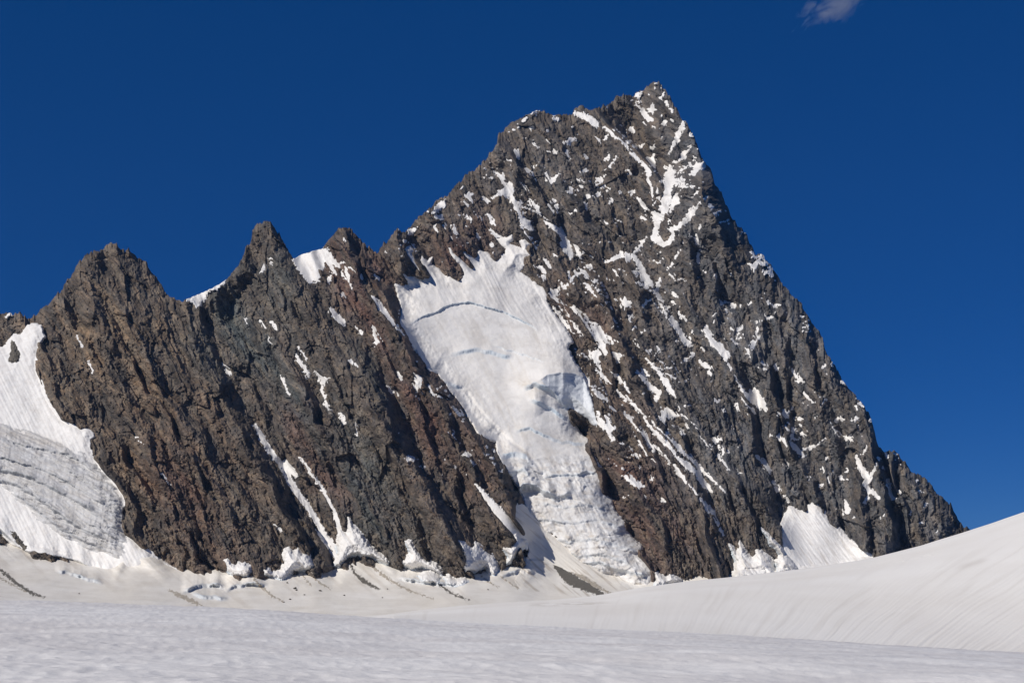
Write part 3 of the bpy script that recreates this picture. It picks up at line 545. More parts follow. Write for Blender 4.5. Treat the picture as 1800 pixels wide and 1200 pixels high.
# recess of the summit gully and of the glacier bed
arx = np.interp(PY, [170, 224, 260, 295, 330], [1024, 1074, 1116, 1146, 1165])
hol = sstep(0, 7, PX - arx) * (1 - sstep(285, 335, PY))
macro += hol * (45 + 2.3 * np.clip(PX - 1040, 0, 74) - 1.72 * np.clip(PX - 1118, 0, 125) + 0.9 * (PY - 215))
macro += 75 * np.exp(-((PX - 1022) / 17) ** 2 - ((PY - 757) / 15) ** 2)
slope_s = 0.58 - 0.36 * sstep(1120, 1380, PX) + 0.1 * sstep(1000, 1150, PX) * sstep(600, 760, PY)
U = PX - slope_s * (PY - 600)
V = PY + 0.5 * PX
wx = 7 * fbm(PX / 60, PY / 60, 3, 11); wy = 7 * fbm(PX / 60, PY / 60, 3, 21)
U = (U + wx).astype(F32); V = (V + wy).astype(F32)
gully = ridged(U / 66, V / 520, 4, 31)
def spur(u, v, seed):
    ph = u + 0.55 * fbm(u * 0.5, v, 3, seed)
    f = ph - np.floor(ph)
    k = np.floor(ph)
    hgt = 0.35 + 0.9 * rnd(k.astype(np.int64), k.astype(np.int64) * 0, seed + 7)
    return np.where(f < 0.76, f / 0.76, (1 - f) / 0.24) * hgt * (0.65 + 0.6 * perlin(u * 0.7, v * 1.4, seed + 9))


Uw = U + 16 * fbm(PX / 90, PY / 130, 3, 29)
patchy = 0.35 + 0.95 * sstep(-0.35, 0.55, fbm(PX / 85, PY / 110, 3, 27))
fine = 10.0 * gully + 52 * spur(Uw / 92, V / 420, 32) + 36 * spur(Uw / 55, V / 300, 33) + 13 * patchy * spur(Uw / 26, V / 120, 35) + 3.5 * spur(Uw / 12, V / 50, 37)
fine = fine + 10.0 * fbm(U / 110, V / 240, 3, 41)
fine = fine + 14 * crags(U / 62, V / 210, 51) + 17 * facets(U / 46, V / 110, 55, 0.7, 0.8)
fine = fine + 8 * crags(U / 25 + 3, V / 90, 61) + 9 * facets(U / 22, V / 60, 65, 0.7, 0.8)
fine = fine + 4.5 * crags(U / 11, V / 32 + 5, 71, 0.8) + 5.5 * facets(U / 10, V / 28, 75, 0.8, 0.8)
fine = fine + 5.0 * crags(U / 5.4, V / 9, 81, 0.8) + 4.2 * facets(U / 5.2, V / 10, 85, 0.9, 0.8)
fine = fine + 1.8 * ridged(U / 8, V / 60, 2, 91)
fine = fine + 3.6 * crags((PX + 0.5 * PY) / 3.2, (PY - 0.4 * PX) / 4.4, 95) + 2.8 * facets((PX - 0.6 * PY) / 3.0, (PY + 0.4 * PX) / 5.0, 97, 0.9, 0.8)
fine = (fine - fine.mean()).astype(F32)

snow_sdf = np.full(PX.shape, -1e9)
for _, _, geo in PATCHES:
    put_sdf(snow_sdf, geo)
for _, (lab, ss) in SPECKS.items():
    for s in ss:
        put_sdf(snow_sdf, [pts(s)])
ice_sdf = np.full(PX.shape, -1e9)
put_sdf(ice_sdf, [GLAC]); put_sdf(ice_sdf, [LGL])
for _, _, geo in TONGUES:
    put_sdf(ice_sdf, geo)
put_sdf(ice_sdf, [CONE])
for nm_, _, geo in PATCHES:
    if nm_ == 'snow_ramp':
        put_sdf(ice_sdf, geo, 3.0)
M1 = sstep(-3, 2.5, snow_sdf).astype(F32)
M2 = sstep(-1, 9, ice_sdf).astype(F32)
bed = blur(macro.astype(F32), 14)
smooth_fine = blur(fine.astype(F32), 5)
R = macro - (fine * (1 - 0.6 * M1) + smooth_fine * 0.6 * M1 - 1.5 * M1)
R = R * (1 - M2) + (0.25 * blur(R.astype(F32), 5) + 0.75 * (bed - 0.3 * blur(fine.astype(F32), 12)) + 14) * M2
R = R.astype(F32)
R4 = blur(R, 2.2)
RB = blur(R, 9)

base_x = np.interp(MX, BASE[:, 0], BASE[:, 1])
base_depth_row = bil(RB, MX, base_x)
kk = np.exp(-0.5 * (np.arange(-60, 61) / 22.0) ** 2); kk /= kk.sum()
base_depth_row = np.convolve(np.pad(base_depth_row, 60, mode='edge'), kk, 'valid')


def smooth1(a, sg):
    r = int(3 * sg); k = np.exp(-0.5 * (np.arange(-r, r + 1) / sg) ** 2); k /= k.sum()
    return np.convolve(np.pad(a, r, mode='edge'), k, 'valid')


base_soft = smooth1(base_x, 5); base_flat = smooth1(base_x, 70)


def apron(px, py):
    """snow basin at the foot of the mountain"""
    b = np.interp(px, MX, base_soft)
    b = b + (np.interp(px, MX, base_flat) - b) * sstep(0, 45, py - b)
    d0 = np.interp(px, MX, base_depth_row)
    t = b - py
    d = d0 + np.where(t < 0, 2.2 * t - 0.045 * t * t, 3.2 * t) + 3
    d = np.maximum(d, 260)
    d = d - 5 * fbm(px / 60, py / 22, 3, 101)
    wl = np.zeros(px.shape)
    for i, (P, B, L, w) in enumerate(ALIPS):
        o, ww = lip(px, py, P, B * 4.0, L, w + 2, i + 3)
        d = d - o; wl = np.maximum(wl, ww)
    flow = px - 1.1 * py
    d = d - 0.9 * fbm(flow / 7, (py + 0.6 * px) / 60, 3, 111) * sstep(-60, -5, t)
    return d, wl


A, _ = apron(PX, PY)
FRONT = np.minimum(R, A.astype(F32))       # nearest surface so far
FR4 = np.minimum(R4, A.astype(F32))
FRB = np.minimum(blur(RB, 4) - 4, A.astype(F32))

# ------------------------------------------------------------------ materials


def nodes_of(name):
    m = bpy.data.materials.new(name)
    m.use_nodes = True
    nt = m.node_tree
    return m, nt, nt.nodes['Principled BSDF']


def N(nt, typ, **kw):
    n = nt.nodes.new(typ)
    for k, v in kw.items():
        setattr(n, k, v)
    return n


def ramp(nt, fac, stops):
    r = N(nt, 'ShaderNodeValToRGB')
    el = r.color_ramp.elements
    el[0].position, el[0].color = stops[0][0], (*stops[0][1], 1)
    el[1].position, el[1].color = stops[-1][0], (*stops[-1][1], 1)
    for p, c in stops[1:-1]:
        e = el.new(p); e.color = (*c, 1)
    nt.links.new(fac, r.inputs[0])
    return r.outputs[0]


def noise(nt, scale, detail=6, rough=0.6, vec=None, dist=0.0):
    n = N(nt, 'ShaderNodeTexNoise')
    n.inputs['Scale'].default_value = scale
    n.inputs['Detail'].default_value = detail
    n.inputs['Roughness'].default_value = rough
    n.inputs['Distortion'].default_value = dist
    if vec is not None:
        nt.links.new(vec, n.inputs['Vector'])
    return n.outputs['Fac']


def mixc(nt, a, b, fac, mode='MIX'):
    m = N(nt, 'ShaderNodeMix', data_type='RGBA', blend_type=mode)
    for sock, v in ((m.inputs[6], a), (m.inputs[7], b), (m.inputs[0], fac)):
        if hasattr(v, 'type') and hasattr(v, 'node'):
            nt.links.new(v, sock)
        else:
            sock.default_value = v if isinstance(v, (int, float)) else (*v, 1)
    return m.outputs[2]


def bump(nt, p, h, strength, dist):
    b = N(nt, 'ShaderNodeBump')
    b.inputs['Strength'].default_value = strength
    b.inputs['Distance'].default_value = dist
    nt.links.new(h, b.inputs['Height'])
    nt.links.new(b.outputs[0], p.inputs['Normal'])


def geo_pos(nt, scale=(1, 1, 1), rot=(0, 0, 0)):
    g = N(nt, 'ShaderNodeNewGeometry')
    mp = N(nt, 'ShaderNodeMapping')
    mp.inputs['Scale'].default_value = scale
    mp.inputs['Rotation'].default_value = rot
    nt.links.new(g.outputs['Position'], mp.inputs['Vector'])
    return mp.outputs[0]


def attr(nt, name):
    a = N(nt, 'ShaderNodeAttribute', attribute_name=name)
    return a


def rock_material():
    m, nt, p = nodes_of('weathered_rock')
    v = geo_pos(nt)
    base = attr(nt, 'rock_tint').outputs['Color']
    mott = ramp(nt, noise(nt, 0.12, 9, 0.68, v), [(0.30, (0.62, 0.62, 0.64)), (0.52, (1, 1, 1)), (0.72, (1.45, 1.38, 1.25))])
    c = mixc(nt, base, mott, 1.0, 'MULTIPLY')
    c = mixc(nt, c, ramp(nt, noise(nt, 0.42, 6, 0.75, v), [(0.33, (0.52, 0.52, 0.55)), (0.5, (1, 1, 1)), (0.68, (1.6, 1.5, 1.34))]), 1.0, 'MULTIPLY')
    vv = geo_pos(nt, (0.5, 0.5, 0.5))
    lich = ramp(nt, noise(nt, 0.55, 5, 0.7, vv), [(0.60, (0, 0, 0)), (0.72, (1, 1, 1))])
    lm = N(nt, 'ShaderNodeMath', operation='MULTIPLY'); lm.inputs[1].default_value = 0.45
    nt.links.new(lich, lm.inputs[0])
    c = mixc(nt, c, (0.23, 0.21, 0.175), lm.outputs[0])
    nt.links.new(c, p.inputs['Base Color'])
    p.inputs['Roughness'].default_value = 0.9
    p.inputs['Specular IOR Level'].default_value = 0.25
    bump(nt, p, noise(nt, 0.35, 8, 0.75, v), 1.0, 2.0)
    return m


def snow_material(name, white, dirty, ice, grain=0.08, bscale=0.2, bdist=1.2, dirt_lo=0.45, dirt_hi=0.75):
    """old summer snow: whiter and dustier areas, bare ice where the 'ice' attribute says the snow has broken away"""
    m, nt, p = nodes_of(name)
    v = geo_pos(nt)
    n = noise(nt, grain, 8, 0.65, v)
    c = ramp(nt, n, [(dirt_lo, white), (dirt_hi, dirty)])
    da = attr(nt, 'dust').outputs['Fac']
    c = mixc(nt, c, (0.40, 0.34, 0.27), da)
    ia = attr(nt, 'ice').outputs['Fac']
    c = mixc(nt, c, ice, ia)
    nt.links.new(c, p.inputs['Base Color'])
    p.inputs['Roughness'].default_value = 0.65
    p.inputs['Specular IOR Level'].default_value = 0.3
    bump(nt, p, noise(nt, bscale, 7, 0.7, v), 0.5, bdist)
    return m


ROCK = rock_material()
SNOW = snow_material('summer_snow', (0.77, 0.755, 0.735), (0.66, 0.63, 0.60), (0.50, 0.57, 0.63))
FIRN = snow_material('dusty_firn', (0.74, 0.72, 0.695), (0.61, 0.58, 0.545), (0.46, 0.55, 0.63), 0.03)
ICE = snow_material('broken_glacier_ice', (0.71, 0.705, 0.70), (0.52, 0.495, 0.47), (0.50, 0.55, 0.60), 0.06, 0.3, 1.6, 0.40, 0.70)
CLIFFICE = snow_material('blue_cliff_ice', (0.68, 0.70, 0.725), (0.52, 0.55, 0.58), (0.50, 0.56, 0.62), 0.05, 0.25, 1.4, 0.4, 0.7)
GREYICE = snow_material('grey_bare_ice', (0.58, 0.58, 0.585), (0.42, 0.405, 0.39), (0.30, 0.315, 0.335), 0.05, 0.35, 1.2, 0.36, 0.70)


def debris_material():
    m, nt, p = nodes_of('moraine_debris')
    v = geo_pos(nt)
    c = ramp(nt, noise(nt, 0.5, 8, 0.75, v), [(0.3, (0.06, 0.055, 0.05)), (0.55, (0.14, 0.125, 0.10)), (0.75, (0.30, 0.27, 0.22))])
    nt.links.new(c, p.inputs['Base Color'])
    p.inputs['Roughness'].default_value = 0.95
    bump(nt, p, noise(nt, 0.8, 6, 0.7, v), 1.0, 1.2)
    return m


DEBRIS = debris_material()


def dust_material():
    m, nt, p = nodes_of('wind_blown_dust')
    v = geo_pos(nt)
    c = ramp(nt, noise(nt, 0.3, 8, 0.75, v), [(0.35, (0.25, 0.215, 0.165)), (0.55, (0.42, 0.37, 0.30)), (0.7, (0.60, 0.56, 0.50))])
    nt.links.new(c, p.inputs['Base Color'])
    p.inputs['Roughness'].default_value = 0.95
    return m


DUST = dust_material()


def ground_snow(name, white, grey, scales, dark=None, b=(3.0, 0.12)):
    m, nt, p = nodes_of(name)
    v1 = geo_pos(nt, scales[0][1], scales[0][2]); v2 = geo_pos(nt, scales[1][1], scales[1][2])
    n1 = noise(nt, scales[0][0], 6, 0.62, v1); n2 = noise(nt, scales[1][0], 5, 0.6, v2)
    c = ramp(nt, n1, [(0.36, white), (0.66, grey)])
    k = ramp(nt, n2, [(0.42, (1, 1, 1)), (0.72, dark or (0.86, 0.84, 0.82))])
    c = mixc(nt, c, k, 1.0, 'MULTIPLY')
    c = mixc(nt, c, (0.40, 0.34, 0.27), attr(nt, 'dust').outputs['Fac'])
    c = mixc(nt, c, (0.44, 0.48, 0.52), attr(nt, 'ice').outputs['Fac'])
    nt.links.new(c, p.inputs['Base Color'])
    p.inputs['Roughness'].default_value = 0.6
    p.inputs['Specular IOR Level'].default_value = 0.3
    bump(nt, p, noise(nt, b[0], 6, 0.7, geo_pos(nt)), 0.6, b[1])
    return m


# ------------------------------------------------------------------ mesh + object helpers


def make_mesh(name, verts, quads, mat, attrs=None, smooth=True):
    me = bpy.data.meshes.new(name)
    nv, nf = len(verts), len(quads)
    me.vertices.add(nv)
    me.vertices.foreach_set('co', np.ascontiguousarray(verts, F32).ravel())
    me.loops.add(nf * 4)
    me.loops.foreach_set('vertex_index', np.ascontiguousarray(quads, np.int32).ravel())
    me.polygons.add(nf)
    me.polygons.foreach_set('loop_start', np.arange(0, nf * 4, 4, dtype=np.int32))
    me.polygons.foreach_set('use_smooth', np.full(nf, smooth, bool))
    me.update(calc_edges=True)
    me.materials.append(mat)
    for k, a in (attrs or {}).items():
        a = np.asarray(a, F32)
        if a.ndim == 2:
            at = me.attributes.new(k, 'FLOAT_COLOR', 'POINT')
            at.data.foreach_set('color', np.concatenate([a, np.ones((nv, 1), F32)], 1).ravel())
        else:
            at = me.attributes.new(k, 'FLOAT', 'POINT')
            at.data.foreach_set('value', a.ravel())
    return me


def grid_quads(nr, nc, keep=None):
    i = np.arange(nr * nc).reshape(nr, nc)
    q = np.stack([i[:-1, :-1], i[1:, :-1], i[1:, 1:], i[:-1, 1:]], -1)
    return q[keep] if keep is not None else q.reshape(-1, 4)


def cells(mask):
    return mask[:-1, :-1] | mask[1:, :-1] | mask[1:, 1:] | mask[:-1, 1:]


def compact(verts, quads, attrs):
    used = np.unique(quads)
    remap = np.full(len(verts), -1, np.int64); remap[used] = np.arange(len(used))
    return verts[used], remap[quads], {k: np.asarray(a)[used] for k, a in attrs.items()}


def link(name, me, origin=None, parent=None, kind=None, label=None, cat=None, group=None):
    o = bpy.data.objects.new(name, me)
    COL.objects.link(o)
    if parent is not None:
        o.parent = parent
    elif origin is not None:
        o.location = origin
    if kind: o['kind'] = kind
    if label: o['label'] = label
    if cat: o['category'] = cat
    if group: o['group'] = group
    return o


def sheet(name, px, py, depth, mat, attrs=None, keep=None, smooth=True, extra_rows=None, **kw):
    """link a px/py/depth grid as one object with its origin at its lowest middle point"""
    v = ray(px, py, depth).reshape(-1, 3)
    q = grid_quads(px.shape[0], px.shape[1], keep)
    at = {k: np.asarray(a).reshape(-1, *np.asarray(a).shape[2:]) for k, a in (attrs or {}).items()}
    v, q, at = compact(v, q, at)
    org = np.array([v[:, 0].mean(), v[:, 1].mean(), v[:, 2].min()])
    par = kw.get('parent')
    if par is not None:
        org = np.array(par.location)
    me = make_mesh(name, v - org, q, mat, at, smooth)
    return link(name, me, Vector(org), **kw)


# ------------------------------------------------------------------ mountain and left rock ridge
CX = np.arange(-420, 1950.1, 1.4)
NR = 640
sky_y = np.interp(CX, SKY[:, 0], SKY[:, 1])
jag = 3.6 * np.abs(fbm(CX / 15, CX * 0 + 0.5, 4, 201, 0.65)) + 1.8 * fbm(CX / 4.5, CX * 0 + 0.3, 2, 211) + 3.4 * facets(CX / 6.5, CX * 0 + 0.2, 221, 0.9, 0.9) + 2.0 * facets(CX / 3.5, CX * 0 + 0.2, 225, 0.5, 1.0)
calm = np.zeros(CX.shape)
for a, b in ((326, 404), (514, 590), (926, 948)):
    calm = np.maximum(calm, sstep(a - 4, a + 4, CX) * (1 - sstep(b - 4, b + 4, CX)))
sky_y = sky_y + 1.0 - jag * (1 - 0.85 * calm)


def skyline(px):
    return np.interp(px, CX, sky_y)


bot = np.maximum(np.interp(CX, BASE[:, 0], BASE[:, 1]) + 40, sky_y + 60)
RY = np.arange(126, 1112, 1.25)
NR = len(RY)
gx = np.repeat(CX[None], NR, 0)
gy = np.clip(np.repeat(RY[:, None], len(CX), 1), sky_y[None], bot[None])
inside = (RY[:, None] > sky_y[None]) & (RY[:, None] < bot[None] + 1.25)
gd = bil(R, gx, gy)
gd = gd + 26 * np.exp(-np.maximum(gy - sky_y[None], 0) / 9.0)       # crest rounds off backwards

# geology: brown, rust red, green grey and pale grey beds that dip with the strata
su = bil(U, gx, gy); sv = bil(V, gx, gy)
n_a = fbm(su / 75, sv / 420, 4, 301)
n_b = fbm(su / 40, sv / 150, 4, 311)
n_c = fbm(su / 14, sv / 30, 3, 321)


def spot(x, y, rx, ry, ang=0.0):
    c, s = math.cos(math.radians(ang)), math.sin(math.radians(ang))
    dx, dy = gx - x, gy - y
    return np.exp(-((dx * c + dy * s) / rx) ** 2 - ((dy * c - dx * s) / ry) ** 2)


red = 0.9 * spot(650, 520, 45, 170, -32) + 0.8 * spot(790, 440, 70, 40) + 0.95 * spot(1130, 890, 120, 130) + 0.6 * spot(560, 800, 40, 200, -32) + 0.5 * spot(330, 900, 50, 140, -30) + 0.6 * spot(780, 770, 70, 160, -32) + 0.5 * spot(1020, 570, 60, 90, -30) + 0.5 * spot(860, 380, 40, 40) + 0.4 * spot(1440, 690, 30, 25) + 0.3 * spot(330, 800, 90, 140, -30)
green = 0.9 * spot(480, 640, 40, 260, -32) + 0.9 * spot(600, 800, 45, 190, -32) + 0.5 * spot(400, 600, 60, 90) + 0.5 * spot(690, 700, 24, 180, -32) + 0.45 * spot(500, 480, 40, 60)
grey = 0.9 * sstep(1080, 1250, gx) * (1 - 0.7 * sstep(850, 950, gy) * (1 - sstep(1300, 1400, gx))) + 0.5 * spot(970, 330, 130, 130)
ochre = 0.9 * spot(230, 720, 150, 230, -20) + 0.4 * spot(1260, 440, 30, 120, -10) + 0.35 * spot(1360, 620, 20, 40)
red = np.clip(red * (0.75 + 0.9 * n_b), 0, 1); green = np.clip(green * (0.8 + 0.9 * n_a), 0, 1)
grey = np.clip(grey * (0.9 + 0.5 * n_b), 0, 1); ochre = np.clip(ochre * (0.7 + 1.2 * n_b), 0, 1)
tint = np.zeros(gx.shape + (3,)) + np.array([0.104, 0.088, 0.075])
for w, c in ((ochre, (0.148, 0.113, 0.080)), (green, (0.090, 0.102, 0.101)), (red, (0.100, 0.061, 0.050)), (grey, (0.103, 0.101, 0.103))):
    tint = tint * (1 - w[..., None]) + np.array(c) * w[..., None]
tint = tint * (1 + 0.28 * n_c + 0.22 * n_b)[..., None]
blk1 = facets(su / 11, sv / 24, 331, 0.0, 2.0); blk2 = facets(su / 5.0, sv / 9.5, 341, 0.0, 2.0); blk3 = facets(su / 8 + 9, sv / 17, 351, 0.0, 2.0)
tint = tint * (1 + 0.26 * blk1 + 0.28 * blk2)[..., None]
hue = (0.5 * blk3 + 0.25 * blk2)[..., None]
tint = tint * (1 + hue * np.array([0.13, 0.01, -0.12]))
band = sstep(0.25, 0.6, n_c + 0.4 * n_a)[..., None]
tint = tint * (1 - 0.35 * band) + np.array([0.20, 0.165, 0.125]) * 0.35 * band
tint = tint * 1.05; lum = tint.mean(-1, keepdims=True); tint = np.clip(lum + 1.05 * (tint - lum), 0.02, 0.6)

# back side, falling away behind the crest
back_d = np.array([700, 430, 240, 120, 50, 16], float)
v_front = ray(gx, gy, gd)
crest = v_front[0]
rows = []
for k, bd in enumerate(back_d):
    r = crest.copy()
    r[:, 1] += bd
    r[:, 2] = np.maximum(r[:, 2] - bd * 1.05, -90) - 10 * np.abs(fbm(CX / 20, CX * 0 + k, 3, 230))
    rows.append(r)
verts = np.concatenate([np.stack(rows), v_front], 0)
verts[..., 2] = np.maximum(verts[..., 2], -170)
tint_all = np.concatenate([np.repeat(tint[:1], len(back_d), 0), tint], 0)
nr_all = verts.shape[0]
cxm = 0.5 * (gx[:-1, :-1] + gx[1:, 1:]); cym = 0.5 * (gy[:-1, :-1] + gy[1:, 1:])
SPLIT = pts('663,100 663,444 680,470 694,497 703,550 712,600 757,660 800,712 840,765 876,800 905,850 925,900 900,985 900,1200')
sx = np.interp(cym, SPLIT[:, 1], SPLIT[:, 0])
left = cxm < sx
keep_front = inside[1:, :-1] | inside[1:, 1:]
keep_all = np.concatenate([np.ones((len(back_d), len(CX) - 1), bool), keep_front], 0)
left_all = np.concatenate([np.repeat(left[:1], len(back_d), 0), left], 0)
q = grid_quads(nr_all, len(CX), np.ones((nr_all - 1, len(CX) - 1), bool)).reshape(nr_all - 1, len(CX) - 1, 4)
for nm, msk in (('rock_ridge', left_all), ('mountain', ~left_all)):
    vv, qq, aa = compact(verts.reshape(-1, 3), q[msk & keep_all], {'rock_tint': tint_all.reshape(-1, 3)})
    org = np.array([vv[:, 0].mean(), vv[:, 1].mean(), vv[:, 2].min()])
    link(nm, make_mesh(nm, vv - org, qq, ROCK, aa, False), Vector(org), kind='structure')

# ------------------------------------------------------------------ snow basin at the foot
ax = np.arange(-420, 1900, 1.8); ay = np.concatenate([np.arange(860, 1112, 1.0), np.arange(1113, 1190, 4.0)])
axx, ayy = np.meshgrid(ax, ay)
ad, aw = apron(axx, ayy)
ad[-16:] = np.minimum(ad[-16:], (1 / np.linspace(1 / 2000, 1 / 240, 16))[:, None])
flow = axx - 1.15 * ayy
dst = sstep(0.15, 0.8, fbm(flow / 26, (ayy + 0.5 * axx) / 120, 4, 501)) * 0.42 + 0.10 * sstep(0.0, 0.7, fbm(axx / 90, ayy / 14, 3, 511))
dst = dst * sstep(-75, -15, -(ayy - np.interp(axx, BASE[:, 0], BASE[:, 1])) * 1.0)
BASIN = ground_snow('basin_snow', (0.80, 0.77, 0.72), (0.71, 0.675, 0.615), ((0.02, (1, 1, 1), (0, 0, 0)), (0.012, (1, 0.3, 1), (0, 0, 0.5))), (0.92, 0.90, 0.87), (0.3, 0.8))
bx_ = np.interp(axx, MX, base_soft); ok_b = cells((ayy > bx_ - 26) & (ayy > skyline(axx) + 4))
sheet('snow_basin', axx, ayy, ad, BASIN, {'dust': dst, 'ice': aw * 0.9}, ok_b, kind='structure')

# ------------------------------------------------------------------ right snow hill
hx = np.arange(640, 2300, 1.8)
crest_y = np.interp(hx, CREST_HILL[:, 0], CREST_HILL[:, 1]) + 0.5 * fbm(hx / 40, hx * 0, 3, 601)
kk2 = np.exp(-0.5 * (np.arange(-20, 21) / 7.0) ** 2); kk2 /= kk2.sum()
crest_y = np.convolve(np.pad(crest_y, 20, mode='edge'), kk2, 'valid')
near_y = np.interp(hx, CREST_NEAR[:, 0], CREST_NEAR[:, 1])
low_y = np.maximum(near_y + 30, crest_y + 36)
crest_dep = np.interp(hx, [430, 820, 1100, 1500, 1800, 2300], [1500, 1350, 1150, 850, 640, 460])
ts = np.linspace(0, 1, 270)[:, None]
hyy = crest_y[None] + (low_y - crest_y)[None] * ts
hxx = np.repeat(hx[None], 270, 0)
tb = np.clip((hyy - crest_y[None]) / (near_y - crest_y)[None].clip(8), 0, 1.25)
inv = 1 / crest_dep[None] * (1 - tb ** 0.8) + (1 / 230.0) * tb ** 0.8
hd = 1 / np.maximum(inv, 1 / 3000)
hw = ray(hxx, hyy, hd)
hk = 0.25 + 1.25 * sstep(950, 1850, hxx)
hu = hxx + hk * (hyy - 1100) + 5 * fbm(hxx / 80, hyy / 60, 2, 613)
lines = fbm(hu / 7.0, (hyy - 0.2 * hxx) / 150, 4, 611, 0.6)
hd = hd * (1 + 0.0015 * lines * sstep(0.05, 0.35, tb))
for s, B, w, sd in (('900,1058 980,1052 1040,1050 1085,1044', 0.02, 3, 1), ('1250,1020 1340,1010 1450,1004 1560,990 1660,968', 0.03, 2.5, 2)):
    o, _ = lip(hxx, hyy, pts(s), B, 5, w, sd); hd = hd * (1 - o * 0.3)
back = []
for k, bd in enumerate((620, 380, 200, 90, 34, 10)):
    r = ray(hx, crest_y, hd[0]); r[:, 1] += bd; r[:, 2] -= 0.03 * bd + 0.0005 * bd * bd
    back.append(r)
hv = np.concatenate([np.stack(back), ray(hxx, hyy, hd)], 0)
dd = 0.13 * sstep(0.1, 0.8, fbm(hu / 14.0, (hyy - 0.2 * hxx) / 120, 4, 621)) * sstep(0.03, 0.3, tb)
tan_ = 0.12 * np.exp(-((hxx - 1070) / 110) ** 2 - ((hyy - 1068) / 14) ** 2) + 0.35 * np.exp(-((hyy - (1062 - 0.02 * (hxx - 960))) / 3.0) ** 2) * sstep(900, 960, hxx) * (1 - sstep(1040, 1090, hxx)) * sstep(0.0, 0.4, fbm(hxx / 30, hyy / 4, 3, 631) + 0.3)
tan_ = tan_ + 0.30 * np.exp(-((hyy - (990 - 0.3 * (hxx - 1710))) / 5.0) ** 2) * sstep(1670, 1700, hxx) * (1 - sstep(1720, 1745, hxx))
dd = np.concatenate([np.zeros((6, len(hx))), dd + tan_], 0)
HILL = ground_snow('hill_snow', (0.85, 0.83, 0.79), (0.80, 0.775, 0.735), ((0.03, (1, 0.12, 1), (0, 0, 0.35)), (0.008, (1, 0.5, 1), (0, 0, 0.4))), (0.93, 0.915, 0.89), (1.2, 0.10))
hvf = hv.reshape(-1, 3); org = np.array([hvf[:, 0].mean(), hvf[:, 1].mean(), hvf[:, 2].min()])
link('snow_hill', make_mesh('snow_hill', hvf - org, grid_quads(hv.shape[0], hv.shape[1]), HILL, {'dust': dd.ravel(), 'ice': np.zeros(len(hvf))}), Vector(org), kind='structure')

# ------------------------------------------------------------------ near snowfield
nx = np.arange(-500, 2300, 2.2)
cn = np.interp(nx, CREST_NEAR[:, 0], CREST_NEAR[:, 1])
cn = np.convolve(np.pad(cn, 20, mode='edge'), kk2, 'valid')
nrow = 300
tn = np.linspace(0, 1, nrow)[:, None]
nyy = cn[None] + (1300 - cn)[None] * tn
nxx = np.repeat(nx[None], nrow, 0)
inv = 1 / 125.0 + (1 / 30.0 - 1 / 125.0) * (nyy - cn[None]) / (1200 - cn)[None]
nd = 1 / inv
nw = ray(nxx, nyy, nd)
X, Y = nw[..., 0], nw[..., 1]
swell = 0.30 * fbm(X / 22, Y / 16, 3, 701)
swell = swell - 0.28 * np.exp(-((Y - 70 - 0.25 * X) / 9) ** 2) * sstep(-60, -20, -X) - 0.12 * np.exp(-((Y - 45 + 0.9 * X) / 3.0) ** 2)
cups = -0.075 * np.abs(perlin((X + 0.2 * Y) / 1.5 + 0.3 * perlin(X, Y, 5), Y / 1.7, 711)) - 0.045 * np.abs(perlin((X + 0.2 * Y) / 0.6, Y / 0.8, 721)) + 0.05 * fbm(X / 5, Y / 5, 3, 731)
edge = sstep(0, 0.04, tn)
nw[..., 2] += swell * sstep(0, 0.25, tn) + cups * 0.9
inv_rows = []
for k, bd in enumerate((110, 70, 40, 18, 6)):
    r = nw[0].copy(); r[:, 1] += bd; r[:, 2] -= 0.05 * bd + 0.0006 * bd * bd + 0.2
    inv_rows.append(r)
fr = nw[-1]
fwd = []
y_end, z_end = float(fr[:, 1].mean()), float(fr[:, 2].mean())
for k, yb in enumerate((12, 8, 4, 0, -10, -40, -150)):
    r = fr.copy(); wgt = (k + 1) / 7.0
    r[:, 0] = fr[:, 0] * (1 + 6 * wgt * wgt); r[:, 1] = min(yb, y_end - 1.0 - k)
    r[:, 2] = fr[:, 2] * (1 - wgt) + (z_end + 0.02 * (y_end - yb)) * wgt
    fwd.append(r)
nv_all = np.concatenate([np.stack(inv_rows), nw, np.stack(fwd)], 0)
NEAR = ground_snow('near_old_snow', (0.80, 0.79, 0.775), (0.66, 0.65, 0.645), ((0.45, (0.8, 0.5, 1), (0, 0, 0.12)), (0.035, (0.7, 1.6, 1), (0, 0, 0.2))), (0.86, 0.835, 0.825), (4.0, 0.05))
nvf = nv_all.reshape(-1, 3)
link('snowfield', make_mesh('snowfield', nvf, grid_quads(nv_all.shape[0], nv_all.shape[1]), NEAR, {'dust': np.zeros(len(nvf)), 'ice': np.zeros(len(nvf))}), Vector((0, 0, 0)), kind='structure')

# ------------------------------------------------------------------ hanging glacier


def local_grid(geo, g, pad=4):
    xs = np.concatenate([p[:, 0] for p in geo]); ys = np.concatenate([p[:, 1] for p in geo])
    w = max([p[:, 2].max() if p.shape[1] == 3 else 0 for p in geo])
    x = np.arange(xs.min() - pad - w, xs.max() + pad + w + g, g); y = np.arange(ys.min() - pad - w, ys.max() + pad + w + g, g)
    return np.meshgrid(x, y)


px, py = local_grid([GLAC], 1.2)
sd = poly_sdf(px, py, GLAC) + 1.3 * fbm(px / 7, py / 7, 3, 801)
thick = 15 * sstep(-1.5, 26, sd) + 16 * sstep(0, 70, sd) + 3 * sstep(-1, 5, sd)
d = bil(RB, px, py) - thick
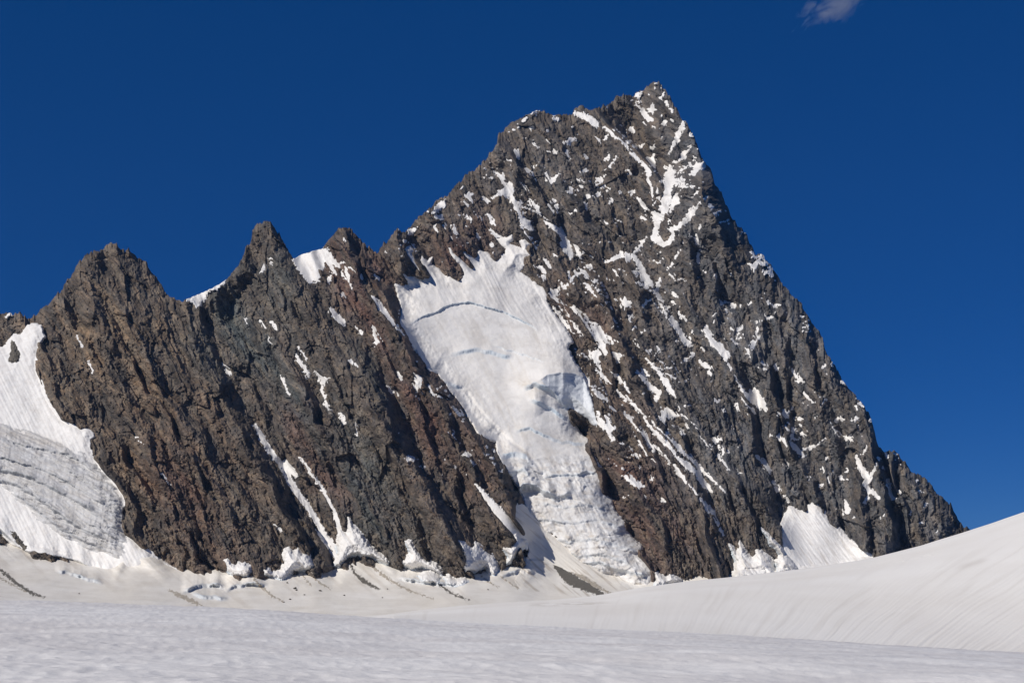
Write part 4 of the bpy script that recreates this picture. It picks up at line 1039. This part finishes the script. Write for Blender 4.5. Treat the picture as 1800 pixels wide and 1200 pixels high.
# smooth the bed strongly inside
bedm = blur(np.where(M2 > 0.5, RB, bed + 6).astype(F32), 16)
w_in = sstep(4, 40, sd)
d = d * (1 - w_in) + (bil(bedm, px, py) - thick) * w_in
d = d - 10 * np.exp(-((px - 870 - 0.5 * (py - 640)) / 70) ** 2) * sstep(560, 640, py)
wall = np.zeros(px.shape)
for i, (P, B, L, w) in enumerate(GLIPS):
    o, ww = lip(px, py, P, B, L, w, i + 20)
    d -= o; wall = np.maximum(wall, ww * min(1, B / 9))
# ice cliff: bulging block, overhanging on its right and lower side
cs = poly_sdf(px, py, CLIFF)
top = np.interp(px, [940, 962, 985, 1010, 1026, 1040], [672, 659, 655, 657, 664, 700]) + 1.2 * fbm(px / 18, px * 0, 2, 811)
s = top - py
bul = 72 * np.where(s > 0, np.exp(-np.abs(s) / 95), 1 - np.clip(-s / 62, 0, 1) ** 0.8) * sstep(880, 990, px) * (1 - 0.95 * np.clip((px - 990) / 62, 0, 1))
d -= bul
# runnels and flutings run down the fall line; the icefall is chopped up
fu = px - 0.52 * py + 4 * fbm(px / 90, py / 90, 2, 821); fv = py + 0.5 * px
fall_y = np.interp(px, FALL_LINE[:, 0], FALL_LINE[:, 1])
infall = sstep(-12, 22, py - fall_y)
firn = 1 - sstep(-8, 8, py - np.interp(px, SCHRUND[:, 0], SCHRUND[:, 1]) * 1.0)
flutes = 0.7 * (0.9 * fbm(fu / 5.0, fv / 200, 3, 831) + 0.9 * fbm(fu / 15, fv / 260, 3, 835)) * (0.25 + 0.75 * firn) * (1 - infall) * (0.5 + 0.9 * sstep(-0.3, 0.5, fbm(fu / 45, fv / 300, 2, 837)))
cwx = px + 9 * fbm(px / 28, py / 28, 3, 843); cwy = py + 9 * fbm(px / 28, py / 28, 3, 845)
chop = 9 * ridged(cwx / 60, cwy / 22 - cwx / 150, 4, 841, 0.5) * (0.4 + 0.9 * sstep(-0.3, 0.5, fbm(px / 45, py / 45, 2, 847))) + 3.4 * crags(cwx / 13, cwy / 9.0, 851) + 2.0 * crags(cwx / 6, cwy / 4.4, 861) + 2.4 * fbm(fu / 7, fv / 60, 3, 863)
d -= flutes + infall * chop * sstep(-2, 10, sd) * 0.48 + 0.8 * fbm(px / 20, py / 10, 3, 871)
# long avalanche runnel on the tongue
run = stroke_sdf(px, py, pts('822,690,2 842,720,2.2 870,750,2.4 900,778,2.4 930,800,2.4 955,830,2'))
d += 2.5 * sstep(-3, 2, run)
dust = 0.22 * sstep(0.05, 0.8, fbm(fu / 16, fv / 120, 4, 881)) * (1 - 0.6 * firn)
for x, y, rx, ry, an, k in ((930, 678, 30, 8, 25, 0.55), (985, 770, 30, 10, 30, 0.3), (985, 640, 50, 14, 30, 0.25), (925, 795, 22, 4, 38, 0.5), (845, 755, 20, 14, 20, 0.25), (940, 905, 20, 40, -20, 0.3)):
    c, sn = math.cos(math.radians(an)), math.sin(math.radians(an))
    dx, dy = px - x, py - y
    dust = np.maximum(dust, k * np.exp(-((dx * c + dy * sn) / rx) ** 2 - ((dy * c - dx * sn) / ry) ** 2) * (0.7 + 0.6 * fbm(px / 5, py / 3, 3, 891)))
dust = np.clip(dust + infall * 0.34 * sstep(0.0, 0.7, fbm(px / 18, py / 7, 4, 895)), 0, 0.8)
sink = np.where(sd < 0, -sd * 5.0, 0)
d = d + sink
rd = bil(R, px, py)
ok = cells(sd > -2.2)
cxm = 0.5 * (px[:-1, :-1] + px[1:, 1:]); cym = 0.5 * (py[:-1, :-1] + py[1:, 1:])
c_cliff = poly_sdf(cxm, cym, CLIFF) > 0
c_fall = (cym > np.interp(cxm, FALL_LINE[:, 0], FALL_LINE[:, 1]) + 3 * fbm(cxm / 12, cym * 0, 2, 5)) & ~c_cliff
SCH = pts('690,640 700,612 722,592 726,575 733,562 760,552 778,540 800,531 820,529 840,533 862,540 880,545 905,557 930,568 955,585 985,608 1012,640')
c_firn = (cym < np.interp(cxm, SCH[:, 0], SCH[:, 1])) & ~c_cliff & ~c_fall
c_rest = ~(c_cliff | c_fall | c_firn)
g_low = ray(np.array(1140.0), np.array(1030.0), np.array(float(bil(RB, np.array([1140.0]), np.array([1015.0]))[0]) - 20))
root = bpy.data.objects.new('hanging_glacier', None)
root.empty_display_size = 40
root.location = Vector(g_low)
root['label'] = 'white hanging glacier pouring down the middle of the rock face into a broken icefall'
root['category'] = 'glacier'
COL.objects.link(root)
at = {'dust': dust, 'ice': np.clip(wall * 0.9, 0, 1)}
sheet('firn_field', px, py, d, FIRN, at, ok & c_firn, parent=root, label='smooth fluted snow above the curved blue crack')
sheet('glacier_tongue', px, py, d, FIRN, at, ok & c_rest, parent=root)
sheet('ice_cliff', px, py, d, CLIFFICE, {'dust': dust * 0.2, 'ice': np.clip(wall * 0.9, 0, 1)}, ok & c_cliff, parent=root, label='blue shaded vertical ice wall on the right edge')
sheet('icefall', px, py, d, ICE, at, ok & c_fall, parent=root, label='broken crevassed lower icefall streaked with dust')
gm = np.where(bil(ice_sdf.astype(F32), px, py) > 0, d, 1e9)

# ------------------------------------------------------------------ left glacier
px, py = local_grid([LGL], 1.3)
sd = poly_sdf(px, py, LGL) + 1.2 * fbm(px / 7, py / 7, 3, 901)
si = poly_sdf(px, py, LICE) + 7 * fbm((px + 0.9 * py) / 40, (py - 0.42 * px) / 7, 4, 903)
thick = 9 * sstep(-1, 14, sd) + 12 * sstep(5, 60, sd) + 20 * sstep(-4, 40, si) + 4
bedl = blur(bed, 10)
d = bil(bedl, px, py) - thick
d = np.minimum(d, bil(RB, px, py) - 4)
wall = np.zeros(px.shape)
for i, (P, B, L, w) in enumerate(LLIPS):
    o, ww = lip(px, py, P, B, L, w, i + 50)
    d -= o; wall = np.maximum(wall, ww * min(1, B / 10))
ice_in = sstep(-3, 6, si)
bx = px + 0.9 * py; by = py - 0.42 * px
bw = by + 5 * fbm(bx / 40, by / 20, 3, 905)
d -= ice_in * (1.9 * ridged(bx / 110, bw / 6, 4, 911, 0.6) + 1.3 * crags(bx / 16, bw / 5, 921) + 0.8 * fbm((px + 0.15 * py) / 6, py / 50, 2, 931))
d -= (1 - ice_in) * (1.0 * fbm((px - 0.5 * py) / 6, (py + 0.5 * px) / 120, 3, 941) + 1.5 * fbm(px / 30, py / 30, 3, 951))
d += np.where(sd < 0, -sd * 4.0, 0)
dust = 0.10 * sstep(0.1, 0.8, fbm((px - 0.5 * py) / 20, (py + 0.5 * px) / 90, 4, 961))
dust = np.maximum(dust, 0.36 * np.exp(-((py - np.interp(px, [-420, 0, 50, 90, 120], [700, 758, 768, 778, 790])) / 9) ** 2) * (1 - sstep(100, 135, px)))
dust = np.clip(dust + ice_in * 0.30 * sstep(-0.1, 0.7, fbm(bx / 90, bw / 4, 4, 971)), 0, 0.8)
wall = np.clip(wall * (0.3 + 0.6 * ice_in), 0, 1)
ok = cells(sd > -2.0)
cxm = 0.5 * (px[:-1, :-1] + px[1:, 1:]); cym = 0.5 * (py[:-1, :-1] + py[1:, 1:])
c_ice = cells(si > 0)
lr = bpy.data.objects.new('glacier', None)
lr.empty_display_size = 40
lr.location = Vector(ray(np.array(180.0), np.array(1005.0), np.array(float(bil(RB, np.array([180.0]), np.array([985.0]))[0]) - 30)))
lr['label'] = 'grey crevassed glacier tongue with a smooth snowy head beside the left rock ridge'
lr['category'] = 'glacier'
COL.objects.link(lr)
sheet('snow_cover', px, py, d, SNOW, {'dust': dust, 'ice': wall}, ok & ~c_ice, parent=lr, label='smooth white snow around the grey bare ice')
sheet('bare_ice', px, py, d, GREYICE, {'dust': dust * 0.6, 'ice': wall}, ok & c_ice, parent=lr, label='grey bare ice cut by slanting crevasses')
LEFT_D = (px, py, d, sd)

# ------------------------------------------------------------------ snow patches, couloirs and tongues


def largest(keep):
    todo = {(int(a), int(b)) for a, b in np.argwhere(keep)}
    best = set()
    while todo:
        st = [todo.pop()]; comp = {st[0]}
        while st:
            a, b = st.pop()
            for c in ((a + 1, b), (a - 1, b), (a, b + 1), (a, b - 1)):
                if c in todo:
                    todo.remove(c); comp.add(c); st.append(c)
        if len(comp) > len(best):
            best = comp
    o = np.zeros(keep.shape, bool)
    for a, b in best:
        o[a, b] = True
    return o


def drape(name, geo, mat, label, cat, group=None, T=1.1, rise=2.5, g=0.7, grow=0.4, rough=1.2, warp=1.8, speck=0.0, recw=1.0, ledw=0.8, surf=None, lift=0.3, fall=None, dustv=None, smooth=True, tilt=(0.5, 1.0)):
    px, py = local_grid(geo, g)
    wx_ = warp * fbm(px / 6, py / 6, 4, 1003, 0.6); wy_ = warp * fbm(px / 6, py / 6, 4, 1005, 0.6)
    sd = shape_sdf(px + wx_, py + wy_, geo) + grow + rough * fbm(px / 4.0, py / 5.0, 3, 1001) + speck * perlin(px / 1.7, py / 1.7, 1007)
    if surf is None:
        led = (bil(R, px, py - 2.2) - bil(R, px, py + 2.2)) / 4.4 - 0.86
        sd = sd + ledw * np.clip(led * 0.8, -1.3, 1.4)
        sd = sd + recw * (np.clip((bil(R, px, py) - bil(R4, px, py)) / 1.6, -2.2, 1.6) + np.clip((bil(R4, px, py) - bil(RB, px, py)) / 7, -1.0, 1.0))
    sk = skyline(px)
    py2 = np.maximum(py, sk - 0.6)
    b = bil(surf if surf is not None else R4, px, py2)
    if surf is not None and (surf is FR4 or surf is FRB):
        b = np.minimum(b, apron(px, py2)[0])
    th = lift + T * sstep(-0.5, rise, sd) + 0.08 * np.clip(sd, 0, 20) * T
    if surf is None:
        b = b * 0.55 + np.minimum(bil(R, px, py2) + 0.5, b + 2) * 0.45
    dd = b - th + np.where(sd < 0, -sd * 3.0, 0)
    fl = px - tilt[0] * py
    dd = dd - min(1.0, T * 0.12) * fbm(fl / 4.2, (py + 0.5 * px) / 40, 3, 1011) * sstep(0, 3, sd)
    dn = np.clip(0.30 * sstep(0.1, 0.8, fbm(fl / 9, (py + 0.5 * px) / 60, 3, 1021)), 0, 1) * (dustv if dustv is not None else 0.5)
    ic = np.zeros(px.shape)
    if fall:
        low = np.exp(-np.clip(sd - 0.5, 0, 99) / 2.2) * sstep(-0.2, 0.2, poly_low(px, py, geo))
        ic = 0.75 * low
    keep = cells(sd > -1.2) & (py[1:, 1:] > sk[1:, 1:] - 1.2)
    if len(geo) == 1 and surf is None:
        keep = largest(keep)
    if not keep.any():
        return None
    return sheet(name, px, py2, dd, mat, {'dust': dn, 'ice': ic}, keep, smooth, label=label, cat=cat, group=group)


def poly_low(px, py, geo):
    """positive near the lower rim of a shape"""
    return shape_sdf(px, py - 6, geo) - shape_sdf(px, py + 6, geo)


CAT = {'snow_couloir': 'snow couloir', 'snow_patch': 'snow patch', 'snow_arete': 'snow ridge', 'snow_ramp': 'snow ramp', 'snow_tongue': 'snow tongue', 'snow_fan': 'snow fan'}
GRP = {'snow_couloir': 'snow couloirs on the rock faces', 'snow_patch': 'snow patches on the rock faces', 'snow_tongue': 'snow tongues at the foot of the rock'}
for nm, lab, geo in PATCHES:
    drape(nm, geo, SNOW, lab, CAT[nm], GRP.get(nm), T=1.2, surf=FRB if nm == 'snow_ramp' else None, grow=0.8 if nm != 'snow_patch' else 0.0, recw=0.35 if nm != 'snow_patch' else 1.0)
for grp, (lab, ss) in SPECKS.items():
    for s in ss:
        drape('snow_fleck', [pts(s)], SNOW, lab, 'snow fleck', grp, T=0.35, rise=1.2, g=0.6, grow=0.05, rough=1.2, warp=1.6, lift=0.35)
for nm, lab, geo in TONGUES:
    big = nm == 'snow_fan'
    drape(nm, geo, SNOW, lab, CAT[nm], GRP.get(nm), T=5.0 if big else 15.0, rise=7.0, g=0.9, grow=0.3, rough=0.35, warp=1.2, surf=FRB, lift=1.0, fall=not big, dustv=1.0, tilt=(0.7, 1))
drape('avalanche_cone', [CONE], BASIN, 'dust streaked avalanche cone spreading below the left side of the icefall', 'avalanche cone', T=4.0, rise=16.0, g=1.0, rough=0.5, warp=0.5, surf=FRB, lift=1.2, dustv=2.2, tilt=(1.2, 1))

# thin dusting of snow caught on the ledges of the main peak: nobody could count it
px, py = np.meshgrid(np.arange(700, 1690, 1.0), np.arange(150, 985, 1.0))
led = (bil(R, px, py - 2.0) - bil(R, px, py + 2.0)) / 4.0 - 0.86
dz = fbm(px / 60, py / 60, 3, 1201) + 0.9 * fbm((px + 0.4 * py) / 14, py / 9, 3, 1205) + 0.40 * np.exp(-((px - 1195 + 0.1 * (py - 300)) / 50) ** 2 - ((py - 320) / 130) ** 2) + 0.5 * np.exp(-((px - 1150) / 150) ** 2 - ((py - 520) / 110) ** 2) - 1.1 * sstep(820, 930, py)
m = np.minimum((led - 1.7) * 0.7, (dz - 0.72) * 1.2)
m = np.where(py < skyline(px) + 2, -1, m); m = np.where(bil(ice_sdf.astype(F32), px, py) > -4, -1, m)
m = m + 0.25 * perlin(px / 2.2, py / 2.2, 1209)
dd = bil(R, px, py) - 0.5 + np.where(m < 0, 2.5 * np.clip(-m, 0, 2), 0)
keep = cells(m > 0)
sheet('snow_dusting', px, py, dd, SNOW, {'dust': np.zeros(px.shape), 'ice': np.zeros(px.shape)}, keep, True, kind='stuff', label='thin dusting of snow on the rock ledges of the main peak', cat='snow dusting')

# ------------------------------------------------------------------ debris, outcrops, boulders
CONE_S = FR4.copy()
cs = np.full(PX.shape, -1e9); put_sdf(cs, [CONE])
CONE_S = np.where(cs > -2, CONE_S - (1.2 + 4 * sstep(-0.5, 16, cs) + 0.08 * np.clip(cs, 0, 20) * 4) - 0.8, CONE_S).astype(F32)
drape('debris_patch', [pts('972,986 982,992 1000,1003 1016,1014 1032,1023 1050,1034 1064,1044 1046,1044 1026,1036 1008,1031 994,1022 984,1010 976,998')], DEBRIS,
      'dark grey triangle of stones on snow below the icefall', 'debris patch', T=0.6, rise=3, g=0.7, grow=0, rough=2.0, warp=2.0, speck=1.6, surf=CONE_S, lift=0.9)
STREAKS = [
 ('dark stony debris streak at the lower left edge of the snow', ['-30,975,3 0,1000,2.5 28,1024,2.5 56,1042,2.5 78,1049,1.2'], DEBRIS),
 ('thin debris line under the dark stony streak at lower left', ['-40,1000,1 0,1015,1.2 24,1028,1.2 46,1040,1'], DUST),
 ('brown dust streak under the left bergschrund lip', ['298,1037,1.5 316,1046,3.5 336,1055,3.5 354,1064,1.2'], DUST),
 ('olive dust streak below the rounded snow block', ['443,1012,0.8 456,1028,1.8 474,1044,2 498,1057,0.8'], DUST),
 ('pair of pale dust streaks right of the rounded snow block', ['530,1008,0.6 546,1028,1', '546,1008,0.8 562,1024,1.6 582,1035,0.8'], DUST),
 ('dark curved dust streak below the largest snow fan', ['617,996,1 626,1010,2.6 642,1022,3.4 667,1036,1'], DEBRIS),
 ('long thin dust streak right of the dark curved one', ['656,996,1 670,1008,2.2 690,1022,1.8 722,1038,1.5 760,1052,0.6'], DUST),
 ('tapered dark dust streak under the detached snow block', ['772,1026,0.8 786,1037,1.8 804,1047,2 824,1054,0.8'], DEBRIS),
 ('narrow dark stone line leading down to the dark triangle of stones', ['926,950,1.2 940,965,1.5 958,980,1.8 974,990,2'], DEBRIS),
 ('tan dust band running along the right side of the dark triangle of stones', ['980,988,1.5 1010,1006,3 1040,1024,3 1074,1044,1.5'], DUST),
 ('faint tan dust streaks on snow below the ribbed tongue', ['880,1012,0.6 896,1024,1 912,1034,0.6', '846,1012,0.8 862,1024,1 876,1032,0.6'], DUST),
]
for lab, ss, mt in STREAKS:
    drape('debris_streak', [pts(s) for s in ss], mt, lab, 'debris streak', 'debris streaks on the snow basin', T=0.4, rise=3, g=0.6, grow=0.0, rough=1.8, warp=1.5, speck=2.6, surf=CONE_S if '9' in ss[0][:1] else FR4, lift=0.9)

# rock islands in the left snow
lpx, lpy, ld, lsd = LEFT_D


def left_depth(px, py):
    x0, y0, g = lpx[0, 0], lpy[0, 0], lpx[0, 1] - lpx[0, 0]
    ix = np.clip(((px - x0) / g).astype(int), 0, lpx.shape[1] - 1); iy = np.clip(((py - y0) / g).astype(int), 0, lpx.shape[0] - 1)
    return ld[iy, ix]


def outcrop(label, P, h):
    P = pts(P)
    px, py = local_grid([P], 0.9)
    sd = poly_sdf(px, py, P) + 2.0 * fbm(px / 6, py / 6, 3, 1101)
    d = left_depth(px, py)
    d = blur(d.astype(F32), 3) - h * sstep(-1, 9, sd) - 3.4 * (facets((px + .3 * py) / 9, py / 14, 1111, 0.9) + 0.6 * facets(px / 4, py / 6, 1121, 0.9)) * sstep(-1, 2, sd) + np.where(sd < 0, -sd * 3, 0)
    t = np.zeros(px.shape + (3,)) + np.array([0.115, 0.104, 0.088]); t = t * (1 + 0.4 * fbm(px / 8, py / 12, 3, 1131))[..., None]
    sheet('rock_outcrop', px, py, d, ROCK, {'rock_tint': np.clip(t, 0.03, 0.4)}, cells(sd > -1.0), False, label=label, cat='rock outcrop', group='rock outcrops in the left snow')


outcrop('lens shaped brown rock outcrop standing in the white snow at the far left', '20,591 28,600 32,612 38,626 34,636 24,638 14,637 17,620 15,606', 9)
outcrop('low dark rock outcrop at the left edge beneath the glacier', '-60,915 -20,922 4,940 12,952 15,966 21,990 14,998 -4,985 -30,975 -60,960', 14)
outcrop('tiny gritty rock outcrop poking from the glacier lip at lower left', '17,932 26,934 36,946 48,958 50,968 40,972 34,962 24,948', 6)

rng = np.random.default_rng(5)


def boulder(x, y, r):
    import bmesh
    bm = bmesh.new()
    bmesh.ops.create_icosphere(bm, subdivisions=2, radius=1.0)
    s = rng.uniform(0.7, 1.3, 3)
    for v in bm.verts:
        k = 1 + 0.35 * math.sin(v.co.x * 3.1 + x) * math.cos(v.co.y * 2.7 + y) + rng.uniform(-0.12, 0.12)
        v.co = Vector((v.co.x * s[0] * r * k, v.co.y * s[1] * r * k, (v.co.z * 0.75 + 0.25) * r * k))
    me = bpy.data.meshes.new('boulder'); bm.to_mesh(me); bm.free()
    me.materials.append(DEBRIS)
    dep, _ = apron(np.array([[x]], float), np.array([[y]], float))
    w = ray(np.array(float(x)), np.array(float(y)), np.array(float(dep[0, 0]) - 2))
    link('boulder', me, Vector(w), label='small dark boulder lying alone on the white snow basin', cat='boulder', group='boulders on the snow basin')


for x, y, r in ((518, 1034, 2.4), (521, 1037, 1.6), (563, 1038, 2.0), (605, 1046, 1.6), (681, 1035, 1.5), (510, 1053, 1.7), (499, 1058, 1.4), (139, 1043, 1.4), (505, 1024, 2.0), (535, 1045, 1.3), (672, 1050, 1.2), (858, 1036, 1.4)):
    boulder(x, y, r)

# ------------------------------------------------------------------ cloud wisp


def make_cloud():
    m = bpy.data.materials.new('cloud_vapour')
    m.use_nodes = True
    nt = m.node_tree
    nt.nodes.remove(nt.nodes['Principled BSDF'])
    vol = N(nt, 'ShaderNodeVolumePrincipled')
    vol.inputs['Color'].default_value = (0.95, 0.95, 0.97, 1)
    vol.inputs['Anisotropy'].default_value = 0.2
    tc = N(nt, 'ShaderNodeTexCoord')
    mp = N(nt, 'ShaderNodeMapping'); mp.inputs['Scale'].default_value = (0.75, 0.4, 1.5); mp.inputs['Rotation'].default_value = (0, 0.5, 0)
    nt.links.new(tc.outputs['Object'], mp.inputs['Vector'])
    n = noise(nt, 0.010, 5, 0.6, mp.outputs[0], 0.6)
    ln = N(nt, 'ShaderNodeVectorMath', operation='LENGTH')
    sc = N(nt, 'ShaderNodeMapping'); sc.inputs['Scale'].default_value = (1 / 430, 1 / 160, 1 / 150); sc.inputs['Rotation'].default_value = (0, 0, 0)
    nt.links.new(tc.outputs['Object'], sc.inputs['Vector']); nt.links.new(sc.outputs[0], ln.inputs[0])
    f = N(nt, 'ShaderNodeMapRange'); f.inputs[1].default_value = 1.0; f.inputs[2].default_value = 0.1; f.inputs[3].default_value = -0.30; f.inputs[4].default_value = 0.12
    nt.links.new(ln.outputs['Value'], f.inputs[0])
    a = N(nt, 'ShaderNodeMath', operation='ADD'); nt.links.new(n, a.inputs[0]); nt.links.new(f.outputs[0], a.inputs[1])
    r = N(nt, 'ShaderNodeMapRange'); r.inputs[1].default_value = 0.40; r.inputs[2].default_value = 0.75; r.inputs[3].default_value = 0.0; r.inputs[4].default_value = 0.0075
    nt.links.new(a.outputs[0], r.inputs[0])
    nt.links.new(r.outputs[0], vol.inputs['Density'])
    nt.links.new(vol.outputs[0], nt.nodes['Material Output'].inputs['Volume'])
    import bmesh
    bm = bmesh.new()
    bmesh.ops.create_icosphere(bm, subdivisions=3, radius=1.0)
    for v in bm.verts:
        k = 1 + 0.10 * math.sin(v.co.x * 5) * math.cos(v.co.z * 4)
        v.co = Vector((v.co.x * 430 * k, v.co.y * 160 * k, v.co.z * 150 * k))
    me = bpy.data.meshes.new('cloud'); bm.to_mesh(me); bm.free()
    me.materials.append(m)
    w = ray(np.array(1473.0), np.array(8.0), np.array(9000.0))
    o = link('cloud', me, Vector(w), label='small thin wisp of cloud high in the blue sky right of the summit', cat='cloud')
    o.rotation_euler = (0, math.radians(-22), 0)


make_cloud()


# ------------------------------------------------------------------ thin mountain air


def make_haze():
    m = bpy.data.materials.new('mountain_air')
    m.use_nodes = True
    nt = m.node_tree
    nt.nodes.remove(nt.nodes['Principled BSDF'])
    vol = N(nt, 'ShaderNodeVolumePrincipled')
    vol.inputs['Color'].default_value = (0.30, 0.55, 1.0, 1)
    vol.inputs['Density'].default_value = 0.000011
    nt.links.new(vol.outputs[0], nt.nodes['Material Output'].inputs['Volume'])
    x0, x1, y0, y1, z0, z1 = -2600.0, 3200.0, -400.0, 4700.0, -230.0, 1445.0
    v = np.array([(x, y, z) for x in (x0, x1) for y in (y0, y1) for z in (z0, z1)])
    q = np.array([(0, 1, 3, 2), (4, 6, 7, 5), (0, 4, 5, 1), (2, 3, 7, 6), (0, 2, 6, 4), (1, 5, 7, 3)])
    link('haze', make_mesh('haze', v, q, m, None, False), Vector((0, 0, 0)), kind='stuff', label='thin clear mountain air over the whole scene', cat='haze')


make_haze()
